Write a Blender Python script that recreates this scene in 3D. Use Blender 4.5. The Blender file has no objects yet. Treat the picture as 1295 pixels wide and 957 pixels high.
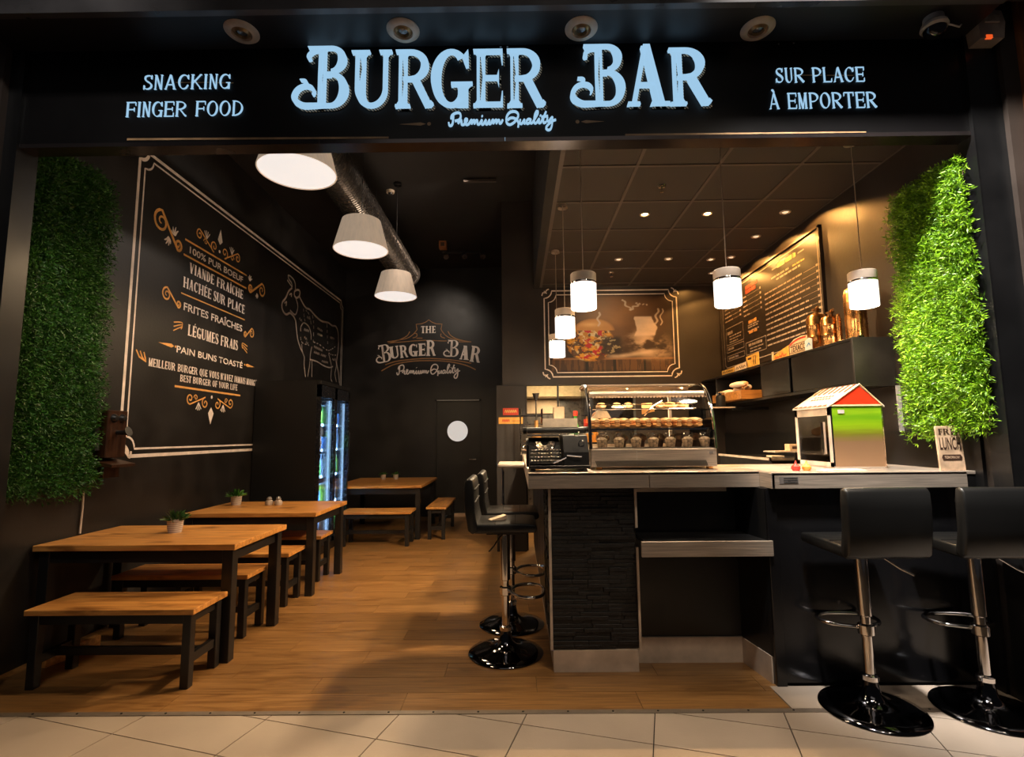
import bpy, bmesh, math, random
import numpy as np
from mathutils import Vector, Matrix
random.seed(7); rng = np.random.default_rng(7)
PI = math.pi
SC = bpy.context.scene
C = SC.collection

# ---------------------------------------------------------------- camera
def setup_camera():
    f, p, y, r = 656.96, math.radians(6.262), math.radians(-0.43365), math.radians(-0.53675)
    F = Vector((math.sin(y)*math.cos(p), math.cos(y)*math.cos(p), math.sin(p)))
    R0 = Vector((math.cos(y), -math.sin(y), 0)); U0 = R0.cross(F)
    R = math.cos(r)*R0 + math.sin(r)*U0
    U = -math.sin(r)*R0 + math.cos(r)*U0
    cd = bpy.data.cameras.new('camera'); cd.sensor_width = 36; cd.lens = 36*f/1295
    cd.clip_start = 0.05; cd.clip_end = 100
    o = bpy.data.objects.new('camera', cd); C.objects.link(o)
    M = Matrix((R, U, -F)).transposed().to_4x4(); M.translation = (0, 0, 1.44)
    o.matrix_world = M
    SC.camera = o
setup_camera()

# ---------------------------------------------------------------- world, exposure, lights
W = bpy.data.worlds.new('world'); SC.world = W; W.use_nodes = True
W.node_tree.nodes['Background'].inputs[0].default_value = (0.55, 0.52, 0.55, 1)
W.node_tree.nodes['Background'].inputs[1].default_value = 0.03
SC.view_settings.view_transform = 'Standard'; SC.view_settings.look = 'None'
SC.view_settings.exposure = 0.0; SC.view_settings.gamma = 1; SC.view_settings.use_curve_mapping = False

def lamp(name, kind, loc, power, col, size=0.05, target=None, spot=None, blend=0.5, sizey=None):
    L = bpy.data.lights.new(name, kind); L.energy = power; L.color = col
    if kind == 'AREA':
        L.size = size
        if sizey: L.shape = 'RECTANGLE'; L.size_y = sizey
    else: L.shadow_soft_size = size
    if spot: L.spot_size = math.radians(spot); L.spot_blend = blend
    o = bpy.data.objects.new(name, L); C.objects.link(o); o.location = loc
    if target is not None:
        o.rotation_euler = (Vector(target)-Vector(loc)).to_track_quat('-Z', 'Y').to_euler()
    return o
WARM = (1, .66, .34); SOFT = (1, .80, .58); WHITE = (1, .93, .85); COOL = (.45, .68, 1)
# the shopping mall in front: ceiling spots high above the walkway
lamp('mall_spot', 'SPOT', (0.9, 1.6, 5.6), 2900, WHITE, .16, (2.75, 3.2, 1.5), 40, .7)
lamp('mall_spot', 'SPOT', (-1.5, 0.6, 5.6), 210, WHITE, .15, (-3.1, 3.5, 2.0), 36, .8)
lamp('mall_spot', 'SPOT', (0.6, 1.7, 4.8), 210, SOFT, .12, (0.3, 1.85, 0), 46, .9)
lamp('mall_spot', 'SPOT', (-1.9, 1.4, 4.8), 90, SOFT, .12, (-2.0, 1.7, 0), 50, .9)
lamp('mall_spot', 'SPOT', (2.6, 1.3, 4.8), 90, SOFT, .12, (2.4, 1.7, 0), 50, .9)
lamp('mall_spot', 'SPOT', (1.6, 0.6, 5.2), 260, SOFT, .12, (1.0, 3.2, 1.0), 38, .8)
lamp('mall_ceiling_panel', 'AREA', (0, -1.5, 5.5), 16, (1, .9, .8), 4.0, (0, 1.5, 0), sizey=2.0)
# wall washers over the menu board
for wy in (4.47, 5.04, 5.65, 6.22):
    lamp('wall_washer', 'SPOT', (2.44, wy, 3.392), 40, (1, .46, .11), .012, (2.58, wy, 2.6), 146, .18)
lamp('wall_washer', 'SPOT', (2.30, 6.50, 3.39), 6, (1, .46, .11), .012, (2.30, 6.60, 2.6), 146, .2)
lamp('logo_fill', 'SPOT', (-1.15, 7.9, 4.30), 60, (1, .84, .68), .06, (-1.63, 9.55, 2.8), 90, 1.0)  # added fill lamp near the ceiling rack, brightens the painted logo
lamp('mural_fill', 'SPOT', (-.5, 5.9, 4.52), 150, (1, .84, .70), .05, (-3.2, 5.2, 2.5), 70, 1.0)  # added fill lamp, lifts the lettering on the left wall
lamp('cow_fill', 'SPOT', (-.5, 6.0, 4.52), 120, (1, .80, .62), .04, (-3.2, 7.7, 3.0), 75, .9)  # extra lamp put in to brighten the painted cow
# the two bright halogen spots of the kitchen ceiling and their dimmer neighbours
for sx in (1.17, 1.73):
    lamp('halogen', 'SPOT', (sx, 4.48, 3.38), 150, (1, .62, .28), .02, (sx, 4.48, 0), 130, .5)
for sx, sy in ((1.17, 5.68), (1.73, 5.68)):
    lamp('halogen', 'SPOT', (sx, sy, 3.38), 22, (1, .66, .32), .02, (sx, sy-.05, 0), 110, .5)
lamp('hood_lamp', 'AREA', (0.6, 8.0, 2.02), 30, (1, .78, .45), .5, (0.6, 8.0, 0), sizey=.2)
lamp('hood_lamp', 'AREA', (0.55, 7.2, 2.6), 34, (1, .74, .38), .4, (0.5, 8.2, 1.9), sizey=.2)

# ---------------------------------------------------------------- materials
MATS = {}
def mat(name, col, rough=.5, metal=0, emit=None, es=1, noise=0, nscale=20, bump=0, bscale=60, alpha=None, spec=None, aniso=None, stretch=None):
    if name in MATS: return MATS[name]
    m = bpy.data.materials.new(name); m.use_nodes = True; nt = m.node_tree; N = nt.nodes; L = nt.links
    b = N['Principled BSDF']
    b.inputs['Base Color'].default_value = (*col, 1); b.inputs['Roughness'].default_value = rough
    b.inputs['Metallic'].default_value = metal
    if spec is not None: b.inputs['Specular IOR Level'].default_value = spec
    if emit: b.inputs['Emission Color'].default_value = (*emit, 1); b.inputs['Emission Strength'].default_value = es
    tc = N.new('ShaderNodeTexCoord'); mp = N.new('ShaderNodeMapping'); L.new(tc.outputs['Object'], mp.inputs[0])
    if stretch: mp.inputs['Scale'].default_value = stretch
    nz = N.new('ShaderNodeTexNoise'); nz.inputs['Scale'].default_value = nscale; nz.inputs['Detail'].default_value = 5
    L.new(mp.outputs[0], nz.inputs['Vector'])
    amt = noise if noise else .12
    mr = N.new('ShaderNodeMapRange'); mr.inputs[1].default_value = .3; mr.inputs[2].default_value = .7
    mr.inputs[3].default_value = 1-amt; mr.inputs[4].default_value = 1+amt
    L.new(nz.outputs[0], mr.inputs[0])
    mx = N.new('ShaderNodeVectorMath'); mx.operation = 'SCALE'; mx.inputs[0].default_value = col
    L.new(mr.outputs[0], mx.inputs['Scale']); L.new(mx.outputs[0], b.inputs['Base Color'])
    r2 = N.new('ShaderNodeMapRange'); r2.inputs[1].default_value = .3; r2.inputs[2].default_value = .7
    r2.inputs[3].default_value = max(0.02, rough-.06); r2.inputs[4].default_value = min(1, rough+.06)
    L.new(nz.outputs[0], r2.inputs[0]); L.new(r2.outputs[0], b.inputs['Roughness'])
    if bump:
        n2 = N.new('ShaderNodeTexNoise'); n2.inputs['Scale'].default_value = bscale; n2.inputs['Detail'].default_value = 4
        L.new(mp.outputs[0], n2.inputs['Vector'])
        bp = N.new('ShaderNodeBump'); bp.inputs['Strength'].default_value = bump; bp.inputs['Distance'].default_value = .01
        L.new(n2.outputs[0], bp.inputs['Height']); L.new(bp.outputs[0], b.inputs['Normal'])
    MATS[name] = m; return m

def wood(name, dark, light, scale=(1.2, 14, 14), rough=.4, knots=True, vary=.35):
    m = bpy.data.materials.new(name); m.use_nodes = True; nt = m.node_tree; N = nt.nodes; L = nt.links
    b = N['Principled BSDF']
    tc = N.new('ShaderNodeTexCoord'); oi = N.new('ShaderNodeObjectInfo')
    cb = N.new('ShaderNodeCombineXYZ'); ml = N.new('ShaderNodeMath'); ml.operation = 'MULTIPLY'; ml.inputs[1].default_value = 37
    L.new(oi.outputs['Random'], ml.inputs[0])
    for i in range(3): L.new(ml.outputs[0], cb.inputs[i])
    ad = N.new('ShaderNodeVectorMath'); ad.operation = 'ADD'; L.new(tc.outputs['Object'], ad.inputs[0]); L.new(cb.outputs[0], ad.inputs[1])
    mp = N.new('ShaderNodeMapping'); mp.inputs['Scale'].default_value = scale; L.new(ad.outputs[0], mp.inputs[0])
    nz = N.new('ShaderNodeTexNoise'); nz.inputs['Scale'].default_value = 2.2; nz.inputs['Detail'].default_value = 8; nz.inputs['Distortion'].default_value = .6
    L.new(mp.outputs[0], nz.inputs['Vector'])
    cr = N.new('ShaderNodeValToRGB'); L.new(nz.outputs[0], cr.inputs[0])
    e = cr.color_ramp.elements; e[0].position = .3; e[0].color = (*dark, 1); e[1].position = .68; e[1].color = (*light, 1)
    # per-board tone
    mr = N.new('ShaderNodeMapRange'); mr.inputs[3].default_value = 1-vary; mr.inputs[4].default_value = 1.0+vary*.4
    L.new(oi.outputs['Random'], mr.inputs[0])
    sc = N.new('ShaderNodeVectorMath'); sc.operation = 'SCALE'; L.new(cr.outputs[0], sc.inputs[0]); L.new(mr.outputs[0], sc.inputs['Scale'])
    out = sc.outputs[0]
    if knots:
        n3 = N.new('ShaderNodeTexNoise'); n3.inputs['Scale'].default_value = 3.4; n3.inputs['Detail'].default_value = 3
        mp3 = N.new('ShaderNodeMapping'); mp3.inputs['Scale'].default_value = (1, 2.6, 2.6); L.new(ad.outputs[0], mp3.inputs[0]); L.new(mp3.outputs[0], n3.inputs['Vector'])
        c3 = N.new('ShaderNodeValToRGB'); c3.color_ramp.elements[0].position = .25; c3.color_ramp.elements[0].color = (.32, .25, .2, 1) if knots is True else (.55, .48, .42, 1)
        c3.color_ramp.elements[1].position = .42; c3.color_ramp.elements[1].color = (1, 1, 1, 1)
        L.new(n3.outputs[0], c3.inputs[0])
        mm = N.new('ShaderNodeVectorMath'); mm.operation = 'MULTIPLY'; L.new(out, mm.inputs[0]); L.new(c3.outputs[0], mm.inputs[1]); out = mm.outputs[0]
    L.new(out, b.inputs['Base Color'])
    r2 = N.new('ShaderNodeMapRange'); r2.inputs[3].default_value = rough-.1; r2.inputs[4].default_value = rough+.14
    L.new(nz.outputs[0], r2.inputs[0]); L.new(r2.outputs[0], b.inputs['Roughness'])
    bp = N.new('ShaderNodeBump'); bp.inputs['Strength'].default_value = .15; bp.inputs['Distance'].default_value = .004
    L.new(nz.outputs[0], bp.inputs['Height']); L.new(bp.outputs[0], b.inputs['Normal'])
    MATS[name] = m; return m

def glass(name, tint=(1, 1, 1), base=.04, edge=.5, rough=.02):
    m = bpy.data.materials.new(name); m.use_nodes = True; nt = m.node_tree; N = nt.nodes; L = nt.links
    N.remove(N['Principled BSDF']); out = N['Material Output']
    t = N.new('ShaderNodeBsdfTransparent'); t.inputs[0].default_value = (*tint, 1)
    g = N.new('ShaderNodeBsdfGlossy'); g.inputs['Roughness'].default_value = rough
    lw = N.new('ShaderNodeLayerWeight'); lw.inputs[0].default_value = .25
    mr = N.new('ShaderNodeMapRange'); mr.inputs[3].default_value = base; mr.inputs[4].default_value = edge
    L.new(lw.outputs['Fresnel'], mr.inputs[0])
    mx = N.new('ShaderNodeMixShader'); L.new(mr.outputs[0], mx.inputs[0]); L.new(t.outputs[0], mx.inputs[1]); L.new(g.outputs[0], mx.inputs[2])
    L.new(mx.outputs[0], out.inputs[0]); MATS[name] = m; return m

def leafmat(name, dark, light):
    m = bpy.data.materials.new(name); m.use_nodes = True; nt = m.node_tree; N = nt.nodes; L = nt.links
    b = N['Principled BSDF']; g = N.new('ShaderNodeNewGeometry')
    cr = N.new('ShaderNodeValToRGB'); L.new(g.outputs['Random Per Island'], cr.inputs[0])
    e = cr.color_ramp.elements; e[0].color = (*dark, 1); e[1].color = (*light, 1)
    L.new(cr.outputs[0], b.inputs['Base Color']); b.inputs['Roughness'].default_value = .45
    MATS[name] = m; return m

def stripes(name, c1, c2, scale, rot=(0, 0, 0), rough=.5, duty=.5, metal=0):
    m = bpy.data.materials.new(name); m.use_nodes = True; nt = m.node_tree; N = nt.nodes; L = nt.links
    b = N['Principled BSDF']; tc = N.new('ShaderNodeTexCoord'); mp = N.new('ShaderNodeMapping'); mp.inputs['Rotation'].default_value = rot
    L.new(tc.outputs['Object'], mp.inputs[0]); w = N.new('ShaderNodeTexWave'); w.inputs['Scale'].default_value = scale
    L.new(mp.outputs[0], w.inputs['Vector']); cr = N.new('ShaderNodeValToRGB'); cr.color_ramp.interpolation = 'CONSTANT'
    e = cr.color_ramp.elements; e[0].color = (*c1, 1); e[1].color = (*c2, 1); e[1].position = duty
    L.new(w.outputs[0], cr.inputs[0]); L.new(cr.outputs[0], b.inputs['Base Color']); b.inputs['Roughness'].default_value = rough
    b.inputs['Metallic'].default_value = metal
    MATS[name] = m; return m

BLACKWALL = mat('black_wall', (.0135, .0115, .0105), .45, noise=.35, nscale=3, bump=.08, bscale=40)
KWALL = mat('kitchen_wall', (.025, .019, .016), .5, noise=.25, nscale=3, bump=.08, bscale=40)
LAMINATE = mat('black_laminate', (.006, .006, .0065), .36, noise=.2, nscale=4)
GLOSSBLACK = mat('gloss_black_panel', (.006, .006, .007), .18, noise=.2, nscale=2)
BLACKMETAL = mat('black_metal', (.010, .009, .009), .4, metal=0, noise=.2, nscale=9)
CEIL = mat('black_ceiling', (.010, .009, .009), .8, noise=.3, nscale=3)
CTILE = mat('kitchen_ceiling_tile', (.036, .028, .023), .75, noise=.2, nscale=6, bump=.1, bscale=150)
CGRID = mat('ceiling_grid', (.075, .058, .048), .55)
STEEL = mat('brushed_steel', (.56, .47, .39), .38, metal=.6, noise=.22, nscale=5, stretch=(1, 1, 30))
STEELD = mat('dull_steel', (.64, .53, .43), .5, metal=.3, noise=.2, nscale=8)
CHROME = mat('chrome', (.72, .68, .66), .09, metal=1, noise=.03)
LEATHER = mat('black_leather', (.008, .008, .008), .33, noise=.1, nscale=3)
STONE = mat('black_ledger_stone', (.0085, .0082, .0088), .5, noise=.5, nscale=18, bump=.5, bscale=70)
PAINTW = mat('cream_paint', (.86, .75, .67), .6, noise=.15, nscale=10)
PAINTG = mat('greyed_cream_paint', (.60, .50, .43), .6, noise=.15, nscale=10)
PAINTO = mat('orange_paint', (.80, .40, .11), .6, noise=.2, nscale=10)
GOLD = mat('gold_trim', (.60, .34, .14), .35, metal=.6)
SIGNBLUE = mat('lit_sign_face', (.02, .03, .04), 1.0, emit=(.36, .61, .84), es=.95, noise=.05, spec=0)
ROPE = stripes('gold_rope', (.95, .62, .36), (.02, .012, .01), 24, (0, .8, 0), duty=.42)
TILE = mat('pale_stone_tile', (.40, .33, .27), .38, noise=.08, nscale=3, bump=.04, bscale=80)
GROUT = mat('dark_grout', (.03, .025, .022), .9)
OAK = wood('oak_laminate_floor', (.165, .075, .022), (.32, .165, .055), (1.6, 24, 24), .32, 'soft', .26)
TABLEW = wood('varnished_table_wood', (.34, .125, .026), (.70, .33, .085), (1.3, 16, 16), .36, True, .08)
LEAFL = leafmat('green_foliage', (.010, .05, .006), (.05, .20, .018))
LEAFR = leafmat('spotlit_green_foliage', (.04, .13, .003), (.30, .58, .012))  # lit copy of the foliage: spotlight highlights put into the leaf colour
TWIG = mat('brown_twig', (.10, .05, .035), .8)
GLASS = glass('clear_glass')
FGLASS = glass('fridge_glass', (.82, .9, 1), .06, .7)
BRONZE = mat('copper', (.62, .30, .10), .28, metal=1, noise=.25, nscale=6)
GLOW = mat('lit_glass_shade', (.9, .9, .9), .4, emit=(1, .98, .97), es=1.25, noise=.02)
DISC = mat('lit_diffuser', (.9, .88, .85), .5, emit=(1, .98, .96), es=.74, noise=.01)
SHADE = mat('cream_fabric_shade', (.50, .40, .32), .8, emit=(.95, .72, .52), es=.30, noise=.18, nscale=30, stretch=(1, 1, .05))
LED = mat('fridge_led_strip', (.8, .9, 1), .4, emit=(.55, .78, 1), es=2.2, noise=.01)
WHITEP = mat('white_plastic', (.62, .55, .50), .45)
REDP = mat('red_plastic', (.62, .03, .015), .4)
YELP = mat('yellow_plastic', (.75, .33, .05), .4)
GRNP = mat('green_plastic', (.06, .42, .05), .4)
CREAM = mat('cream_enamel', (.58, .46, .34), .4)
BROWNWALL = mat('brown_mall_wall', (.032, .022, .017), .6, noise=.2, nscale=4)
MALLWOOD = wood('dark_mall_wood', (.16, .055, .016), (.30, .12, .035), (14, 14, 1.0), .5, False, .05)
PHONEW = wood('old_reddish_wood', (.018, .006, .003), (.055, .02, .007), (14, 14, 1.5), .35, False, .1)

# ---------------------------------------------------------------- object helpers
def link(o, parent=None):
    C.objects.link(o)
    if parent is not None: o.parent = parent
    return o
def obj(name, bm, m, parent=None, smooth=False, loc=None):
    me = bpy.data.meshes.new(name)
    bm.normal_update(); bm.to_mesh(me); bm.free()
    if smooth:
        for p in me.polygons: p.use_smooth = True
        me.set_sharp_from_angle(angle=math.radians(42))
    for mm in (m if isinstance(m, (list, tuple)) else [m]): me.materials.append(mm)
    o = bpy.data.objects.new(name, me)
    if loc is not None: o.location = loc
    return link(o, parent)
def thing(name, label, cat, loc=(0, 0, 0), rz=0, group=None):
    o = bpy.data.objects.new(name, None); C.objects.link(o); o.empty_display_size = .1
    o.location = loc; o.rotation_euler = (0, 0, rz); o['label'] = label; o['category'] = cat
    if group: o['group'] = group
    return o
def tag(o, label, cat, group=None, kind=None):
    o['label'] = label; o['category'] = cat
    if group: o['group'] = group
    if kind: o['kind'] = kind
    return o
def struct(name, bm, m, parent=None, **k):
    o = obj(name, bm, m, parent, **k)
    if parent is None: o['kind'] = 'structure'
    return o
def dup(root, loc=None, rz=None, label=None):
    r = root.copy(); C.objects.link(r)
    if loc is not None: r.location = loc
    if rz is not None: r.rotation_euler = (0, 0, rz)
    if label: r['label'] = label
    for ch in list(root.children):
        c = ch.copy(); C.objects.link(c); c.parent = r
        for g in list(ch.children):
            d = g.copy(); C.objects.link(d); d.parent = c
    return r
B = bmesh.new

def box(bm, x0, x1, y0, y1, z0, z1, bev=0, seg=1):
    r = bmesh.ops.create_cube(bm, size=1, matrix=Matrix.Translation(((x0+x1)/2, (y0+y1)/2, (z0+z1)/2)) @ Matrix.Diagonal((abs(x1-x0), abs(y1-y0), abs(z1-z0), 1)))
    if bev:
        es = list({e for v in r['verts'] for e in v.link_edges})
        bmesh.ops.bevel(bm, geom=es, offset=bev, segments=seg, affect='EDGES', profile=.5)
    return bm
def bx(x0, x1, y0, y1, z0, z1, bev=0, seg=1): return box(B(), x0, x1, y0, y1, z0, z1, bev, seg)
def cone(bm, p0, p1, r0, r1=None, seg=16, caps=True):
    p0, p1 = Vector(p0), Vector(p1); r1 = r0 if r1 is None else r1
    d = p1-p0; q = d.to_track_quat('Z', 'Y').to_matrix().to_4x4()
    M = Matrix.Translation((p0+p1)/2) @ q
    bmesh.ops.create_cone(bm, cap_ends=caps, segments=seg, radius1=max(r0, 1e-4), radius2=max(r1, 1e-4), depth=d.length, matrix=M)
    return bm
def lathe(bm, prof, c=(0, 0, 0), seg=24, closed=False):
    rings = []
    for r, z in prof:
        rings.append([bm.verts.new((c[0]+r*math.cos(2*PI*i/seg), c[1]+r*math.sin(2*PI*i/seg), c[2]+z)) for i in range(seg)] if r > 1e-5
                     else [bm.verts.new((c[0], c[1], c[2]+z))])
    for a, b in zip(rings, rings[1:]):
        for i in range(seg):
            j = (i+1) % seg
            if len(a) == 1 and len(b) == 1: continue
            if len(a) == 1: bm.faces.new((a[0], b[j], b[i]))
            elif len(b) == 1: bm.faces.new((a[i], a[j], b[0]))
            else: bm.faces.new((a[i], a[j], b[j], b[i]))
    return bm
def tube(bm, pts, r, seg=8, closed=False, caps=True):
    P = [Vector(p) for p in pts]; n = len(P); rings = []; up = None
    rr = r if isinstance(r, (list, tuple)) else [r]*n
    for i in range(n):
        if closed: t = (P[(i+1) % n]-P[i-1])
        else: t = P[min(i+1, n-1)]-P[max(i-1, 0)]
        t.normalize()
        if up is None: up = Vector((0, 0, 1)) if abs(t.z) < .9 else Vector((0, 1, 0))
        s = t.cross(up)
        if s.length < 1e-4: s = t.orthogonal()
        s.normalize(); u = s.cross(t); up = u
        rings.append([bm.verts.new(P[i]+(s*math.cos(2*PI*k/seg)+u*math.sin(2*PI*k/seg))*rr[i]) for k in range(seg)])
    m = n if closed else n-1
    for i in range(m):
        a, b = rings[i], rings[(i+1) % n]
        for k in range(seg):
            bm.faces.new((a[k], a[(k+1) % seg], b[(k+1) % seg], b[k]))
    if not closed and caps:
        bm.faces.new(rings[0][::-1]); bm.faces.new(rings[-1])
    return bm
def ball(bm, c, r, seg=12, s=(1, 1, 1)):
    bmesh.ops.create_uvsphere(bm, u_segments=seg, v_segments=max(6, seg//2+2), radius=1, matrix=Matrix.Translation(c) @ Matrix.Diagonal((r*s[0], r*s[1], r*s[2], 1)))
    return bm
def extr(bm, poly, axis, a, b):
    """prism from a polygon; axis 0: poly=(y,z) swept in x; 1: (x,z) in y; 2: (x,y) in z"""
    def P(p, t):
        return ((t, p[0], p[1]), (p[0], t, p[1]), (p[0], p[1], t))[axis]
    va = [bm.verts.new(P(p, a)) for p in poly]; vb = [bm.verts.new(P(p, b)) for p in poly]
    n = len(poly)
    bm.faces.new(va[::-1]); bm.faces.new(vb)
    for i in range(n): bm.faces.new((va[i], va[(i+1) % n], vb[(i+1) % n], vb[i]))
    bmesh.ops.recalc_face_normals(bm, faces=bm.faces)
    return bm

# ---------------------------------------------------------------- flat print: frames, ribbons, lettering
class Fr:
    def __init__(s, o, u, v):
        s.o = Vector(o); s.u = Vector(u); s.v = Vector(v); s.n = s.u.cross(s.v)
    def P(s, p, d=0): return s.o+s.u*p[0]+s.v*p[1]+s.n*d
FC = [0]
def flat(bm, fr, poly, d=.002, depth=0):
    FC[0] += 1
    if depth <= 0: d += (FC[0] % 7)*.00022
    if depth <= 0:
        vs = [bm.verts.new(fr.P(p, d)) for p in poly]; bm.faces.new(vs); return
    a = [bm.verts.new(fr.P(p, d)) for p in poly]; b = [bm.verts.new(fr.P(p, d+depth)) for p in poly]
    n = len(poly); bm.faces.new(b)
    for i in range(n): bm.faces.new((a[i], a[(i+1) % n], b[(i+1) % n], b[i]))
def smooth_pts(pts, k=5):
    if len(pts) < 3: return list(pts)
    out = []; n = len(pts)
    for i in range(n-1):
        p0 = pts[max(i-1, 0)]; p1 = pts[i]; p2 = pts[i+1]; p3 = pts[min(i+2, n-1)]
        for j in range(k):
            t = j/k
            out.append(tuple(.5*((2*p1[a])+(-p0[a]+p2[a])*t+(2*p0[a]-5*p1[a]+4*p2[a]-p3[a])*t*t+(-p0[a]+3*p1[a]-3*p2[a]+p3[a])*t**3) for a in range(len(p1))))
    out.append(tuple(pts[-1])); return out
def ribbon_polys(pts, w, closed=False):
    """quads of a ribbon of width w (number or list) along pts"""
    n = len(pts); ws = w if isinstance(w, (list, tuple)) else [w]*n; L = []; R = []
    for i in range(n):
        a = pts[(i-1) % n] if closed else pts[max(i-1, 0)]; b = pts[(i+1) % n] if closed else pts[min(i+1, n-1)]
        dx, dy = b[0]-a[0], b[1]-a[1]; l = math.hypot(dx, dy) or 1
        nx, ny = -dy/l*ws[i]/2, dx/l*ws[i]/2
        L.append((pts[i][0]+nx, pts[i][1]+ny)); R.append((pts[i][0]-nx, pts[i][1]-ny))
    return [[R[i], R[(i+1) % n], L[(i+1) % n], L[i]] for i in range(n if closed else n-1)]
def draw(bm, fr, pts, w, sm=True, d=.002, depth=0, closed=False):
    if sm: pts = smooth_pts(pts)
    for q in ribbon_polys(pts, w, closed): flat(bm, fr, q, d, depth)
def dashes(bm, fr, pts, w, dl, gap, d=.002):
    pts = smooth_pts(pts); acc = 0; seg = [pts[0]]; on = True
    for a, b in zip(pts, pts[1:]):
        l = math.hypot(b[0]-a[0], b[1]-a[1]); acc += l; seg.append(b)
        if acc > (dl if on else gap):
            if on and len(seg) > 1: draw(bm, fr, seg, w, False, d)
            on = not on; acc = 0; seg = [b]

# serif lettering built from strokes: unit cap height
class Pen:
    def __init__(s, S=.2, t=.07, f=.07, e=.07, inl=False): s.S, s.t, s.f, s.e, s.inl = S, t, f, e, inl
    def rect(s, x0, x1, y0, y1): return [[(x0, y0), (x1, y0), (x1, y1), (x0, y1)]]
    def stem(s, x, y0=0, y1=1, w=None, top=1, bot=1):
        w = s.S if w is None else w; o = []
        if s.inl and w > .12 and y1-y0 > .6:
            g = .05; a = x+w*.38; b = x+w*.62; ym = (y0+y1)/2
            o += [[(x, y0), (a, y0), (a-g*.25, ym), (x, ym)], [(x, ym), (a-g*.25, ym), (a, y1), (x, y1)]]
            o += [[(a, y0), (x+w, y0), (x+w, ym), (b+g*.25, ym)], [(b+g*.25, ym), (x+w, ym), (x+w, y1), (a, y1)]]
        else: o += s.rect(x, x+w, y0, y1)
        if bot: o += [[(x-s.e, y0), (x+w+s.e, y0), (x+w+s.e*.9, y0+s.f*.7), (x-s.e*.9, y0+s.f*.7)], [(x-s.e*.5, y0+s.f*.7), (x+w+s.e*.5, y0+s.f*.7), (x+w, y0+s.f*1.6), (x, y0+s.f*1.6)]]
        if top: o += [[(x-s.e*.9, y1-s.f*.7), (x+w+s.e*.9, y1-s.f*.7), (x+w+s.e, y1), (x-s.e, y1)], [(x, y1-s.f*1.6), (x+w, y1-s.f*1.6), (x+w+s.e*.5, y1-s.f*.7), (x-s.e*.5, y1-s.f*.7)]]
        return o
    def arc(s, cx, cy, rx, ry, a0, a1, thx, thy, n=18):
        o = []; P = []
        for i in range(n+1):
            a = math.radians(a0+(a1-a0)*i/n); c, q = math.cos(a), math.sin(a)
            P.append(((cx+rx*c, cy+ry*q), (cx+(rx-thx)*c, cy+(ry-thy)*q)))
        for i in range(n): o.append([P[i][0], P[i+1][0], P[i+1][1], P[i][1]])
        return o
    def diag(s, xa, ya, xb, yb, w): return [[(xa-w/2, ya), (xa+w/2, ya), (xb+w/2, yb), (xb-w/2, yb)]]
    def serif(s, x, y, w, top): 
        return [[(x-w/2, y), (x+w/2, y), (x+w/2*.9, y+(-s.f if top else s.f)*.8), (x-w/2*.9, y+(-s.f if top else s.f)*.8)]]
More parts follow.
